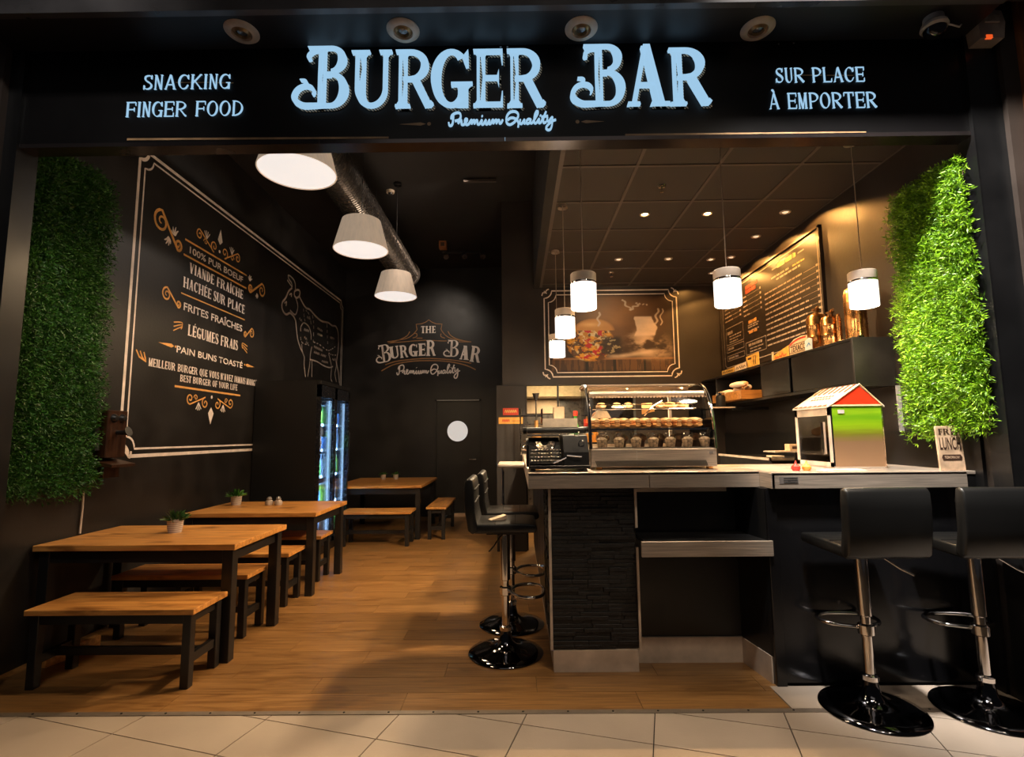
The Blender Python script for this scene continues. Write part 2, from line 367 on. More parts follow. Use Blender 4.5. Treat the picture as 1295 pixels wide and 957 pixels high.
def glyph(c, p):
    S, t, f, e = p.S, p.t, p.f, p.e; x = e; st = p.stem
    acc = None
    base = {'À': ('A', 'g'), 'É': ('E', 'a'), 'È': ('E', 'g'), 'Î': ('I', 'c')}
    if c in base: c, acc = base[c]
    W_ = .56+S*.3
    if c == ' ': return [], .3
    if c == "'": return p.rect(.04, .04+S*.6, .72, 1), .06+S*.7
    if c in 'BPR':
        r = W_-x-S*.2; xc = x+S+ .08
        if c == 'B':
            o = st(x)+p.arc(xc, .745, r-.14, .255, -90, 90, S*.95, t)+p.arc(xc, .26, r-.10, .26, -90, 90, S*1.05, t)
            o += p.rect(x+S*.5, xc, 1-t, 1)+p.rect(x+S*.5, xc, .52-t, .52)+p.rect(x+S*.5, xc, 0, t)+p.rect(x+S*.5, xc, .49, .49+t); w = xc+r-.10
        else:
            yb = .42 if c == 'P' else .46
            o = st(x)+p.arc(xc, (1+yb)/2, r-.12, (1-yb)/2, -90, 90, S*.95, t)+p.rect(x+S*.5, xc, 1-t, 1)+p.rect(x+S*.5, xc, yb, yb+t); w = xc+r-.12
            if c == 'R':
                o += [[(xc-S*.1, yb+t), (xc+S*.85, yb+t*1.4), (w+S*.35, .05), (w-S*.45, 0)], [(w-S*.45, 0), (w+S*.3, 0), (w+S*.62, .05), (w+S*.3, .10)]]; w += S*.8
    elif c == 'I': o = st(x); w = x+S+e
    elif c in 'EFL':
        o = st(x); w = W_
        if c != 'L': o += p.rect(x+S, w, 1-t, 1)+[[(w-t*.8, 1-t), (w, 1-t), (w, .76), (w-t*.3, .76)]]+p.rect(x+S, w-.08, .5-t/2, .5+t/2)+[[(w-.08-t*.8, .5), (w-.08, .36), (w-.08, .64), (w-.08-t*.8, .5)]]
        if c != 'F': o += p.rect(x+S, w, 0, t)+[[(w-t*.8, t), (w, t), (w, .25), (w-t*.3, .25)]]
    elif c in 'HN':
        o = st(x); g = .26+S*.25
        if c == 'H': o += st(x+S+g)+p.rect(x+S, x+S+g, .5-t/2, .5+t/2); w = x+2*S+g+e
        else: o = st(x, w=t*1.2)+st(x+t*1.2+g+S*.3, w=t*1.2, bot=0)+p.diag(x+S*.45, 1, x+t*1.2+g+S*.3, 0, S); w = x+2.4*t+g+S*.3+e
    elif c == 'M':
        g = .34+S*.35; o = st(x, w=t*1.2)+st(x+g+t*1.2, w=S)+p.diag(x+S*.4, 1, x+t*.6+g/2+.04, 0, S)+p.diag(x+g+t*1.2+S*.2, 1, x+t*.6+g/2+.04, 0, t*1.2); w = x+g+S+t*1.2+e
    elif c == 'A':
        w = .64+S*.35; m = w*.46
        o = p.diag(e+t*.5, 0, m+.0, 1, t*1.2)+p.rect(w*.26, w*.64, .30, .30+t)
        if p.inl: o += p.diag(w-e-S*.86, 0, m-S*.22, .97, S*.42)+p.diag(w-e-S*.30, 0, m+S*.20, 1, S*.42)
        else: o += p.diag(w-e-S*.5, 0, m+.02, 1, S*1.05)
        o += p.serif(e+t*.5, 0, t+2*e, 0)+p.serif(w-e-S*.5, 0, S+2*e, 0)
    elif c in 'VY':
        w = .64+S*.35; m = w*.52
        if c == 'V': o = p.diag(m, 0, e+S*.5, 1, S*1.05)+p.diag(m, 0, w-e-t*.5, 1, t*1.2)
        else: o = p.diag(m, .45, e+S*.5, 1, S*1.0)+p.diag(m, .45, w-e-t*.5, 1, t*1.2)+st(m-S/2, 0, .5, top=0)
        o += p.serif(e+S*.5, 1, S+2*e, 1)+p.serif(w-e-t*.5, 1, t+2*e, 1)
    elif c in 'OQCG':
        rx = .30+S*.3; ry = .5
        if c in 'OQ': o = p.arc(rx, .5, rx, ry, 0, 360, S, t, 30)
        else: o = p.arc(rx, .5, rx, ry, 52, 308, S, t, 26)
        w = 2*rx
        if c == 'Q': o += [[(rx, .12), (rx+S*.7, .12), (w+.06, -.16), (w-.08, -.16)]]
        if c in 'CG': o += [[(w-.16, .86), (w-.06, .99), (w-.05, .70), (w-.10, .70)]]; w -= .04
        if c == 'C': o += [[(w-.16, .10), (w-.07, .16), (w-.02, .28), (w-.05, .29)]]
        if c == 'G': o += st(w-S-.02, .0, .42, bot=0)+p.rect(w-S-.14, w+.02, .42-f, .42)+[[(w-S-.10, .02), (w-S-.02, .0), (w-S-.02, .2), (w-S-.04, .1)]]
    elif c == 'U':
        w = 2*e+.30+S*.5+S; ri = w-e-t*1.2
        o = st(x, .32, 1, bot=0)+st(ri, .32, 1, w=t*1.2, bot=0)
        cx = (x+ri+t*1.2)/2; rx = cx-x
        P1 = p.arc(cx, .32, rx, .32, 180, 270, S, t); P2 = p.arc(cx, .32, rx, .32, 270, 360, t*1.2, t); o += P1+P2
    elif c == 'J': o = st(x+.12, .25, 1, bot=0)+p.arc(x+.12+S-.16, .25, .16, .27, 180, 360, S*.8, t*1.5, 12); w = x+.12+S+e
    elif c == 'D':
        o = st(x); xc = x+S; r = W_-xc+.06; o += p.arc(xc, .5, r, .5, -90, 90, S*.95, t, 20); w = xc+r
    elif c == 'T':
        w = .62+S*.2; o = st(w/2-S/2, top=0)+p.rect(0, w, 1-t, 1)+[[(0, .76), (t*.3, .76), (t*.8, 1-t), (0, 1-t)], [(w-t*.3, .76), (w, .76), (w, 1-t), (w-t*.8, 1-t)]]
    elif c == 'S':
        pts = [(.46, .78), (.42, .93), (.27, .965), (.11, .90), (.09, .74), (.17, .60), (.36, .46), (.47, .30), (.43, .12), (.27, .035), (.10, .08), (.05, .24)]
        sp = smooth_pts(pts, 4); n = len(sp); ws = [t*1.1+(S*1.0-t)*math.exp(-((i/n-.5)/.2)**2) for i in range(n)]
        o = ribbon_polys(sp, ws)+[[(.43, .74), (.49, .74), (.49, 1.0), (.455, .93)], [(.02, 0), (.06, .07), (.08, .28), (.02, .28)]]; w = .52
    elif c == 'K':
        o = st(x); w = W_+.06; o += p.diag(x+S, .42, w-.08, 1, t*1.3)+p.diag(w-S*.5, 0, x+S+.06, .6, S)+p.serif(w-.08, 1, S+e, 1)+p.serif(w-S*.5, 0, S+2*e, 0)
    elif c == 'X':
        w = .62+S*.3; o = p.diag(w-e-S*.5, 0, e+S*.5, 1, S)+p.diag(e+t, 0, w-e-t, 1, t*1.2)
        for q in (e+S*.5, w-e-t): o += p.serif(q, 1, S+e, 1)
        for q in (w-e-S*.5, e+t): o += p.serif(q, 0, S+e, 0)
    elif c == 'Z': w = .56; o = p.rect(0, w, 1-t, 1)+p.rect(0, w, 0, t)+p.diag(S*.5, t*.5, w-S*.5, 1-t*.5, S)
    else: return [], .3
    if acc:
        m = w/2
        if acc == 'a': o = o+[[(m-.05, 1.06), (m+.02, 1.06), (m+.14, 1.24), (m+.04, 1.24)]]
        if acc == 'g': o = o+[[(m-.02, 1.06), (m+.05, 1.06), (m-.04, 1.24), (m-.14, 1.24)]]
        if acc == 'c': o = o+[[(m-.14, 1.05), (m-.07, 1.05), (m+.02, 1.2), (m-.02, 1.24)], [(m+.14, 1.05), (m+.02, 1.24), (m-.02, 1.2), (m+.07, 1.05)]]
    return o, w
def fix(poly):
    a = sum(poly[i][0]*poly[(i+1) % len(poly)][1]-poly[(i+1) % len(poly)][0]*poly[i][1] for i in range(len(poly)))
    return poly if a > 0 else poly[::-1]
def serif_text(bm, fr, text, x0, x1, y0, h, p, gap=.08, d=.002, depth=0, swash=False, skew=0):
    G = []; x = 0
    for ch in text:
        g, w = glyph(ch, p); G.append((g, x)); x += w+gap
    tot = x-gap; k = (x1-x0)/tot
    for g, ox in G:
        for poly in g:
            flat(bm, fr, fix([(x0+(ox+a)*k+skew*b*h, y0+b*h) for a, b in poly]), d, depth)
def sans_text(fr, text, x0, x1, y0, h, d=.002, bold=0):
    cu = bpy.data.curves.new('t', 'FONT'); cu.body = text; cu.size = 1; cu.resolution_u = 3; cu.offset = bold
    o = bpy.data.objects.new('t', cu); C.objects.link(o)
    dg = bpy.context.evaluated_depsgraph_get(); me = bpy.data.meshes.new_from_object(o.evaluated_get(dg))
    xs = [v.co.x for v in me.vertices]
    cu2h = .729
    x_a, x_b = min(xs), max(xs); kx = (x1-x0)/(x_b-x_a); ky = h/cu2h
    bm = B(); bm.from_mesh(me)
    for v in bm.verts: v.co = fr.P((x0+(v.co.x-x_a)*kx, y0+v.co.y*ky), d)
    C.objects.unlink(o); bpy.data.objects.remove(o); bpy.data.curves.remove(cu); bpy.data.meshes.remove(me)
    return bm
def merge(bm, bm2):
    me = bpy.data.meshes.new('x'); bm2.to_mesh(me); bm2.free(); bm.from_mesh(me); bpy.data.meshes.remove(me)
def swashB(p, fr, bm, X0, X1, Y0, Y1, d=.002, depth=0):
    """ornate capital B with curled swash, drawn from the traced proportions of the sign"""
    w, h = X1-X0, Y1-Y0
    T = lambda q: (X0+q[0]*w, Y0+q[1]*h)
    def P(poly): flat(bm, fr, fix([T(q) for q in poly]), d, depth)
    # stem split by a thin dark inline
    P([(.46, .02), (.53, .02), (.505, .5), (.455, .5)]); P([(.455, .5), (.505, .5), (.55, .97), (.46, .97)])
    P([(.53, .02), (.585, .02), (.585, .5), (.545, .5)]); P([(.545, .5), (.585, .5), (.585, .97), (.55, .97)])
    P([(.25, 1), (.60, 1), (.60, .95), (.28, .94)])
    pen = Pen(.2, .05)
    for cx, cy, rx, ry, tx, ty in ((.68, .785, .27, .215, .15, .045), (.68, .285, .315, .285, .16, .05)):
        for q in pen.arc(cx, cy, rx, ry, -90, 90, tx, ty): P(q)
    P([(.56, 1), (.68, 1), (.68, .955), (.56, .955)]); P([(.56, .57), (.68, .57), (.68, .50), (.56, .50)]); P([(.4, .0), (.68, .0), (.68, .05), (.4, .05)])
    def rb(pts, ws):
        sp = smooth_pts([(a, b*h/w, c) for (a, b), c in zip(pts, ws)], 5)
        for q in ribbon_polys([(a, b) for a, b, c in sp], [c for a, b, c in sp]): P([(a, b*w/h) for a, b in q])
    rb([(.52, .03), (.35, .025), (.2, .03), (.08, .09), (.035, .18), (.09, .29), (.2, .345), (.32, .33), (.385, .26), (.36, .20)], [.07, .08, .09, .10, .085, .07, .065, .07, .05, .02])
    rb([(.2, .345), (.245, .40), (.22, .44), (.13, .45)], [.05, .045, .035, .015])
    rb([(.48, .93), (.36, .925), (.28, .87), (.275, .81), (.32, .80)], [.03, .05, .05, .06, .03])

# ================================================================ SETTING
XL, XR, YF, YB, YK = -3.2, 2.7, 2.9, 9.55, 6.75
fl = struct('floor', bx(-3.4, 2.9, 2.915, 9.8, -.08, -.008), GROUT)
# oak laminate planks, one object each
pw, pl = .192, 1.285
row = 0; y = 2.915
meshes = {}
while y < YB-.001:
    y1 = min(y+pw, YB)
    off = (row*.43) % 1*pl
    x = XL-off
    while x < 2.7:
        a, b = max(x, XL), x+pl
        lim = 1.43 if y1 < 3.25 else (.76 if y > 3.6 else 1.5)
        b = min(b, lim)
        if b-a > .04:
            key = (round(b-a, 3), round(y1-y, 3))
            if key not in meshes:
                bm = bx(0.0012, b-a-.0012, .0012, y1-y-.0012, -.008, 0); me = bpy.data.meshes.new('plank'); bm.to_mesh(me); bm.free(); me.materials.append(OAK); meshes[key] = me
            o = bpy.data.objects.new('plank', meshes[key]); o.location = (a, y, 0); link(o, fl)
        x += pl
    y += pw; row += 1
# grey tiled sliver under the right-hand stools + mall walkway of skewed pale tiles
fm = struct('floor', bx(-5, 5, -.4, 2.915, -.08, -.008), GROUT)
th = math.radians(16); u = Vector((math.cos(th), -math.sin(th))); v = Vector((math.sin(th), math.cos(th)))
O = Vector((.626, 2.604)); tw_, tl_ = .64, .31
def clip_poly(poly, nx, ny, c):
    out = []
    for i in range(len(poly)):
        p, q = poly[i], poly[(i+1) % len(poly)]
        dp, dq = p[0]*nx+p[1]*ny-c, q[0]*nx+q[1]*ny-c
        if dp <= 0: out.append(p)
        if dp*dq < 0: t = dp/(dp-dq); out.append((p[0]+(q[0]-p[0])*t, p[1]+(q[1]-p[1])*t))
    return out
for i in range(-6, 6):
    for j in range(-4, 5):
        g = .003
        P = [O+u*(i*tw_+a)+v*(j*tl_+b) for a, b in ((g, g), (tw_-g, g), (tw_-g, tl_-g), (g, tl_-g))]
        poly = clip_poly([tuple(p) for p in P], 0, 1, 2.875)
        poly = clip_poly(poly, 0, -1, -1.7) if poly else poly
        poly = clip_poly(poly, 1, 0, 3.6) if poly else poly
        poly = clip_poly(poly, -1, 0, 3.6) if poly else poly
        if len(poly) >= 3 and max(p[1] for p in poly)-min(p[1] for p in poly) > .02:
            obj('tile', extr(B(), poly, 2, -.008, 0), TILE, fm)
tl2 = obj('tile', bx(1.435, 2.69, 2.915, 3.16, -.008, .001), TILE, fl); tl2['label'] = 'grey tiled strip under the right bar stools'
th_ = thing('threshold_strip', 'thin riveted metal threshold strip between pale tiles and wooden floor', 'threshold', (0, 2.893, 0))
obj('strip', box(B(), -3.0, 2.69, -.018, .018, 0, .004), mat('worn_aluminium', (.30, .25, .21), .4, metal=.6), th_)
for k in range(24): obj('rivet', lathe(B(), [(.006, 0), (.005, .003), (0, .004)], (-2.8+k*.235, 0, .004), 8), BLACKMETAL, th_)

struct('wall_left', bx(-3.35, XL, 3.0, 9.7, 0, 4.6), BLACKWALL)
# back wall with the door opening
DX0, DX1, DZ = -1.50, -.64, 2.12
bm = B(); box(bm, -3.35, DX0, YB, YB+.15, 0, 4.6); box(bm, DX1, .3, YB, YB+.15, 0, 4.6); box(bm, DX0, DX1, YB, YB+.15, DZ, 4.6)
struct('wall_back', bm, BLACKWALL)
struct('ceiling', bx(-3.35, .30, 2.95, 9.7, 4.6, 4.7), CEIL)
struct('wall_right', bx(XR, XR+.12, 2.95, 8.9, 0, 3.55), KWALL)
# kitchen back wall: pier on the left, lintel with the poster, wall to the right of the pass
bm = B(); box(bm, -.176, .14, YK, YK+.14, 0, 4.6); box(bm, .14, 1.55, YK, YK+.14, 2.09, 3.5); box(bm, 1.55, XR, YK, YK+.14, 0, 3.5); box(bm, .14, .33, YK, YK+.14, 3.5, 4.6)
struct('wall_kitchen', bm, KWALL)
struct('trim_1', bx(-.255, .12, YK-.07, YK, 0, 2.085, .004), mat('dark_brown_panel', (.015, .0115, .0105), .5, noise=.2, nscale=5))
bm = B(); box(bm, -.176, -.1, YK+.14, YB, 0, 4.6)
struct('wall_corridor', bm, BLACKWALL)
struct('wall_bulkhead', bx(.25, .325, 3.02, YK, 3.38, 4.6), CEIL)
# prep kitchen behind the pass
bm = B(); box(bm, -.05, 2.6, 8.71, 8.8, 0, 3)
struct('wall_prep', bm, mat('prep_kitchen_tile', (.07, .055, .045), .3, noise=.4, nscale=14))
# kitchen ceiling: grid + tiles
ck = struct('ceiling', bx(.30, XR, 3.02, YK, 3.43, 3.48), CEIL)
gx = [.325, .907, 1.507, 2.107, 2.70]; gy = [3.03, 3.63, 4.22, 4.82, 5.41, 6.0, 6.6, 6.75]
bm = B()
for x in gx: box(bm, x-.012, x+.012, 3.02, YK, 3.396, 3.41)
for q in gy: box(bm, .325, XR, q-.012, q+.012, 3.3955, 3.41)
box(bm, .315, .36, 3.02, YK, 3.392, 3.41)
obj('ceiling_grid', bm, CGRID, ck)
for i in range(4):
    for j in range(7):
        obj('ceiling_tile', bx(gx[i]+.013, gx[i+1]-.013, gy[j]+.013, gy[j+1]-.013, 3.402, 3.43), CTILE, ck)

# ---------------------------------------------------------------- shop front: fascia, frame, mall piers, soffit
struct('trim_2', bx(-2.94, 2.69, YF, YF+.09, 3.185, 3.784), mat('fascia_black', (.006, .0055, .006), .42, spec=.25, noise=.2, nscale=2))
bm = B(); box(bm, -2.94, 2.69, YF-.006, YF+.095, 3.165, 3.19)
struct('trim_3', bm, mat('bronze_edge', (.055, .045, .045), .22, metal=.7, noise=.3, nscale=2))
bm = B(); box(bm, -3.02, -2.94, YF-.02, YF+.12, 0, 3.9); box(bm, -2.945, -2.936, YF-.024, YF-.02, 0, 3.78)
struct('trim_4', bm, LAMINATE)
bm = B(); box(bm, -3.36, -3.02, YF+.02, YF+.12, 0, 4.0)
struct('trim_5', bm, LAMINATE)
bm = B(); box(bm, 2.69, 2.87, YF-.02, YF+.10, 0, 3.9); box(bm, 2.684, 2.69, YF-.024, YF-.0, 0, 3.784)
struct('trim_6', bm, LAMINATE)
struct('trim_7', bx(2.87, 3.2, YF-.05, YF+.1, 0, 4.3), BROWNWALL)
struct('trim_8', bx(2.962, 3.4, YF-.09, YF-.05, 0, 4.5), MALLWOOD)
struct('trim_9', bx(-4.0, -3.02, YF-.06, YF+.02, 0, 4.5), BROWNWALL)
# soffit with the lighter edge
struct('trim_10', bx(-3.02, 2.70, 2.64, YF+.14, 3.784, 3.86), mat('soffit_black', (.012, .011, .012), .5, noise=.3, nscale=3))
struct('trim_11', bx(-3.02, 2.70, 2.60, 2.64, 3.775, 3.86), mat('grey_soffit_edge', (.10, .095, .10), .3, metal=.4, noise=.4, nscale=2))
struct('ceiling', bx(-4, 4, -.5, 2.60, 5.8, 5.9), mat('mall_ceiling', (.15, .12, .1), .8))
struct('wall_front', bx(-4, 4, 2.60, 2.72, 3.86, 5.8), mat('mall_upper_wall', (.035, .024, .018), .8))

# gold rules painted on the fascia
ff = Fr((0, YF, 0), (1, 0, 0), (0, 0, 1))
FG = mat('dull_gold_print', (.50, .30, .15), .5, noise=.3, nscale=9)
fd = thing('fascia_ornament', 'thin gold rules and dart ornaments printed on black shop fascia', 'decoration', (0, YF, 3.3))
ff = Fr((0, 0, -3.3), (1, 0, 0), (0, 0, 1))
for pp, w_ in (([(-2.30, 3.213), (-.74, 3.201)], .013), ([(.66, 3.197), (2.075, 3.192)], .014)):
    bm = B(); draw(bm, ff, pp, w_, False); obj('gold_rule', bm, FG, fd)
for x0, x1, z in ((-2.03, -1.83, 3.571), (-1.80, -1.68, 3.566), (1.67, 1.84, 3.56), (1.87, 2.03, 3.556)):
    bm = B(); draw(bm, ff, [(x0, z), (x1, z-.003)], .006, False); obj('gold_rule', bm, FG, fd)
for a, b in ((-.68, -.50), (.54, .38)):
    s = 1 if b > a else -1; z = 3.284; bm = B()
    flat(bm, ff, fix([(a, z), (b-.05*s, z+.010), (b-.02*s, z), (b-.05*s, z-.010)]))
    flat(bm, ff, [(b+.012*math.cos(k*PI/4), z+.012*math.sin(k*PI/4)) for k in range(8)]); obj('gold_dart', bm, FG, fd)
bm = B()
for x, z in ((-1.155, 3.775), (-1.155, 3.72), (-.072, 3.775), (-.03, 3.775), (-.072, 3.71), (-.03, 3.71), (.53, 3.775), (.53, 3.72), (1.60, 3.765), (1.69, 3.77), (-.06, 3.178), (-.03, 3.178), (.01, 3.178), (-2.3, 3.178), (2.2, 3.178)):
    ball(bm, (x, YF-.001, z), .006, 8, (1, .4, 1))
for k in (-1.15, -.05, 1.1): cone(bm, (k, YF-.007, 3.166), (k, YF-.007, 3.19), .0015, seg=4)
o = obj('fascia_screw', bm, CHROME); o['kind'] = 'stuff'; tag(o, 'tiny bright screw heads scattered along the black fascia', 'screw')

# ---------------------------------------------------------------- the illuminated sign
sign = thing('illuminated_sign', 'large pale blue lit shop sign lettering across the black fascia', 'sign', (0, YF, 3.38))
sf = Fr((0, 0, -3.38), (1, 0, 0), (0, 0, 1))
big = Pen(.175, .062, .055, .075, True)
SG = [('U', -.965, -.722, 3.382, .360), ('R', -.70, -.462, 3.380, .362), ('G', -.488, -.259, 3.377, .364), ('E', -.236, -.06, 3.378, .36), ('R', -.035, .203, 3.374, .364),
      ('A', .675, .93, 3.372, .382), ('R', .93, 1.183, 3.370, .358)]
def shifted(dx, dz, y): return Fr((dx, y, -3.38+dz), (1, 0, 0), (0, 0, 1))
for nm, off, dep, m in (('letter', (0, 0, 0), .03, SIGNBLUE), ('rope_shadow', (.012, -.014, 0), .004, ROPE)):
    fr = shifted(off[0], off[1], 0)
    fr.o.y = 0.0
    for x0, x1, z0, z1 in ((-1.313, -.978, 3.387, 3.773), (.342, .668, 3.375, 3.758)):
        bm = B(); swashB(None, fr, bm, x0, x1, z0, z1, .001, dep); obj(nm, bm, m, sign)
    for ch, x0, x1, z, h in SG:
        bm = B(); serif_text(bm, fr, ch, x0, x1, z, h, big, d=.001, depth=dep); obj(nm, bm, m, sign)
# handwritten line, traced as strokes in its own little page 1295 x 328
PQ = [[(75,175),(80,205),(98,212),(115,190),(122,140),(125,90)],[(100,130),(110,90),(150,62),(190,62),(205,95),(190,140),(140,157)],
 [(175,185),(205,145),(216,165),(212,195),(235,202),(264,168),(276,140),(258,135),(248,165),(262,200),(290,195),(318,150),(326,160),(322,195)],
 [(322,190),(345,152),(356,160),(352,195)],[(352,190),(376,152),(387,162),(385,192),(405,198),(435,150),(430,190),(448,200),(478,150),(474,190),(492,198),(517,150),(513,195),(533,192)],
 [(533,192),(550,152),(561,160),(557,195)],[(557,190),(584,152),(595,160),(590,195)],[(590,190),(612,155),(623,160),(625,190),(642,186),(660,150)],[(434,100),(440,106)],
 [(830,95),(815,65),(780,52),(735,65),(705,110),(698,165),(713,200),(745,207),(790,175),(825,120),(830,90)],[(712,155),(740,132),(775,130),(810,150),(830,190),(826,238)],
 [(850,150),(846,190),(866,198),(895,152),(892,190),(906,198)],[(962,150),(935,148),(915,178),(928,200),(955,182),(964,150),(960,188),(978,197)],
 [(978,195),(1015,130),(1043,72),(1030,53),(1010,90),(1000,150),(1005,192),(1025,194)],[(1025,192),(1055,145),(1050,188),(1068,194)],[(1066,102),(1072,108)],
 [(1068,194),(1100,130),(1130,60)],[(1122,80),(1100,150),(1104,192),(1130,182)],[(1078,122),(1150,112)],
 [(1145,130),(1140,165),(1158,172),(1195,128),(1197,165),(1190,230),(1172,272),(1145,277),(1128,252),(1150,215),(1200,172),(1235,158)]]
def handwriting(bm, fr, x0, x1, zb, h, w, d=.002, depth=0):
    kx = (x1-x0)/(1235-72); kz = h/(275-52)
    for st in PQ: draw(bm, fr, [(x0+(a-72)*kx, zb+(277-b)*kz) for a, b in st], w, True, d, depth)
bm = B(); handwriting(bm, shifted(0, 0, 0), -.384, .252, 3.232, .118, .0095, .001, .014); obj('handwritten_lettering', bm, SIGNBLUE, sign)
lit2 = Pen(.085, .035, .025, .045)
for tx, x0, x1, z, h in (('SNACKING', -2.222, -1.70, 3.526, .092), ('FINGER FOOD', -2.315, -1.615, 3.352, .094), ('SUR PLACE', 1.566, 2.091, 3.512, .092), ('ÀÈEMPORTER', 0, 0, 0, 0), ('À EMPORTER', 1.518, 2.152, 3.346, .098)):
    if h == 0: continue
    bm = B(); serif_text(bm, shifted(0, 0, 0), tx, x0, x1, z, h, lit2, .13, .001, .008); obj('small_lettering', bm, SIGNBLUE, sign)

# downlights in the soffit
SOFD = [(-1.57, 2.764, 'above the words at the far left of the fascia'), (-.634, 2.772, 'above the first long word of the sign'), (.40, 2.78, 'above the gap between the two sign words'), (1.43, 2.80, 'above the right end of the big sign word')]
ring_m = mat('cream_lamp_ring', (.58, .44, .33), .4)
d0 = None
for x, y, w in SOFD:
    lab = 'cream downlight in soffit ' + w
    if d0 is None:
        d0 = t = thing('recessed_downlight', lab, 'ceiling light', (x, y, 3.784), 0, 'soffit downlights')
        obj('trim_ring', lathe(B(), [(.052, -.002), (.056, -.016), (.082, -.014), (.095, -.002), (.095, 0)], seg=32), ring_m, t, True)
        obj('inner_ring', lathe(B(), [(.030, .0), (.034, -.02), (.040, -.014), (.052, -.003)], seg=28), mat('brass_lamp_ring', (.40, .24, .11), .35, metal=.6), t, True)
        obj('lens', lathe(B(), [(0, -.016), (.018, -.013), (.031, -.004)], seg=24), mat('grey_lens', (.22, .21, .21), .15, metal=.6), t, True)
    else: dup(d0, (x, y, 3.784), None, lab)
# small yellow reflections below outer downlights are left to the renderer
t = thing('security_camera', 'small dome camera hanging from the soffit at upper right', 'camera', (2.40, 2.74, 3.784))
obj('mount', lathe(B(), [(.05, 0), (.052, -.03), (.03, -.034), (0, -.034)], seg=20), WHITEP, t, True)
obj('housing', lathe(B(), [(.03, -.03), (.062, -.04), (.068, -.062), (.060, -.075), (.05, -.07)], seg=24), mat('beige_plastic', (.45, .37, .31), .4), t, True)
obj('lens_dome', lathe(B(), [(.056, -.070), (.05, -.098), (.025, -.118), (0, -.122)], seg=24), mat('dark_dome', (.01, .01, .012), .06), t, True)
obj('cable', tube(B(), [(.05, 0, -.035), (.10, 0, -.045), (.16, .02, -.042), (.2, .05, -.003)], .005), WHITEP, t)
t = thing('motion_sensor', 'beige boxy alarm sensor with red light on the right pillar', 'sensor', (2.785, YF-.02, 3.70))
obj('body', extr(B(), [(-.075, .0), (.06, .0), (.075, .10), (.06, .17), (-.02, .18), (-.085, .12)], 1, 0, -.085), mat('beige_plastic2', (.42, .33, .27), .45), t)
obj('sensor_window', box(B(), -.05, .04, -.095, -.084, .09, .14, .004), mat('pale_window', (.5, .4, .32), .3), t)
obj('red_light', box(B(), -.045, -.01, -.0885, -.075, -.003, .018), mat('red_lamp', (.8, .06, .02), .3, emit=(1, .12, .02), es=.8), t)

# ---------------------------------------------------------------- green walls
def green_wall(name, label, wx, nx, y0, y1, z0, z1, n, lm):
    t = thing(name, label, 'plant wall', (wx, (y0+y1)/2, z0))
    obj('backing_panel', box(B(), 0, nx*.02, -(y1-y0)/2+.02, (y1-y0)/2-.02, .02, z1-z0-.02), mat('dark_backing', (.012, .012, .008), .8), t)
    V = []; Fc = []; g = np.random.default_rng(5 if nx > 0 else 9)
    H = z1-z0; Wd = y1-y0
    for i in range(n):
        yy = (g.random()-.5)*Wd; zz = g.random()*H
        edge = 1 if g.random() < .08 else 0
        p = np.array([nx*.02, yy, zz])
        clump = .5+.5*math.sin(yy*23+math.sin(zz*9)*2)*math.sin(zz*19+math.cos(yy*14))
        d = np.array([nx*(.55+.5*clump), g.normal()*.55, g.normal()*.45-.15]); d /= np.linalg.norm(d)
        L = .045+.065*clump+.03*g.random()
        k = 5; pts = [p+d*L*j/(k-1)+np.array([0, 0, -.35])*L*(j/(k-1))**2 for j in range(k)]
        side = np.cross(d, g.normal(size=3)); side /= np.linalg.norm(side)
        for j in range(1, k):
            for s in (-1, 1, 0):
                if s == 0 and j < k-1: continue
                dl = (side*s*.9+d*.7+g.normal(size=3)*.25); dl /= np.linalg.norm(dl)
                l = .020+.018*g.random(); w = np.cross(dl, d+g.normal(size=3)*.4); w /= (np.linalg.norm(w)+1e-6); w *= .0031
                b = len(V); q = pts[j]
                V += [q, q+dl*l*.5+w, q+dl*l, q+dl*l*.5-w]; Fc.append((b, b+1, b+2, b+3))
    me = bpy.data.meshes.new('foliage'); me.from_pydata([tuple(q) for q in V], [], Fc); me.materials.append(lm)
    o = link(bpy.data.objects.new('foliage', me), t); o['kind'] = 'stuff'
    bm = B(); g = random.Random(3)
    for i in range(70):
        e = g.random(); zz = g.random()*H; yy = ((Wd/2) if e < .75 else -(Wd/2))*(1 if g.random() < .8 else .9)
        if g.random() < .15: yy = (g.random()-.5)*Wd; zz = H if g.random() < .4 else 0
        a = Vector((nx*.03, yy*.97, zz)); dirn = Vector((nx*.6, (1 if yy > 0 else -1)*.6, g.uniform(-.6, .4))).normalized()
        tube(bm, [a, a+dirn*.05, a+dirn*.085+Vector((0, 0, -.012))], [.0022, .0018, .0008], 4)
    o = obj('twigs', bm, TWIG, t); o['kind'] = 'stuff'
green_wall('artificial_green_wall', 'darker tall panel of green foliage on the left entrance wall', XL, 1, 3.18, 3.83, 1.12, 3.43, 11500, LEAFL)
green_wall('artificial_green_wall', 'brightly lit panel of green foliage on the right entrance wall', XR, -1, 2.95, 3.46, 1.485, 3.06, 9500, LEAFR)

# ---------------------------------------------------------------- right wall lining
bm = B(); box(bm, XR-.02, XR, 3.05, 6.74, .0, 1.445)
struct('trim_12', bm, LAMINATE)
struct('trim_13', bx(XR-.025, XR-.001, 3.655, 3.672, 1.445, 1.765), mat('pale_metal_angle', (.55, .52, .5), .3, metal=.4))
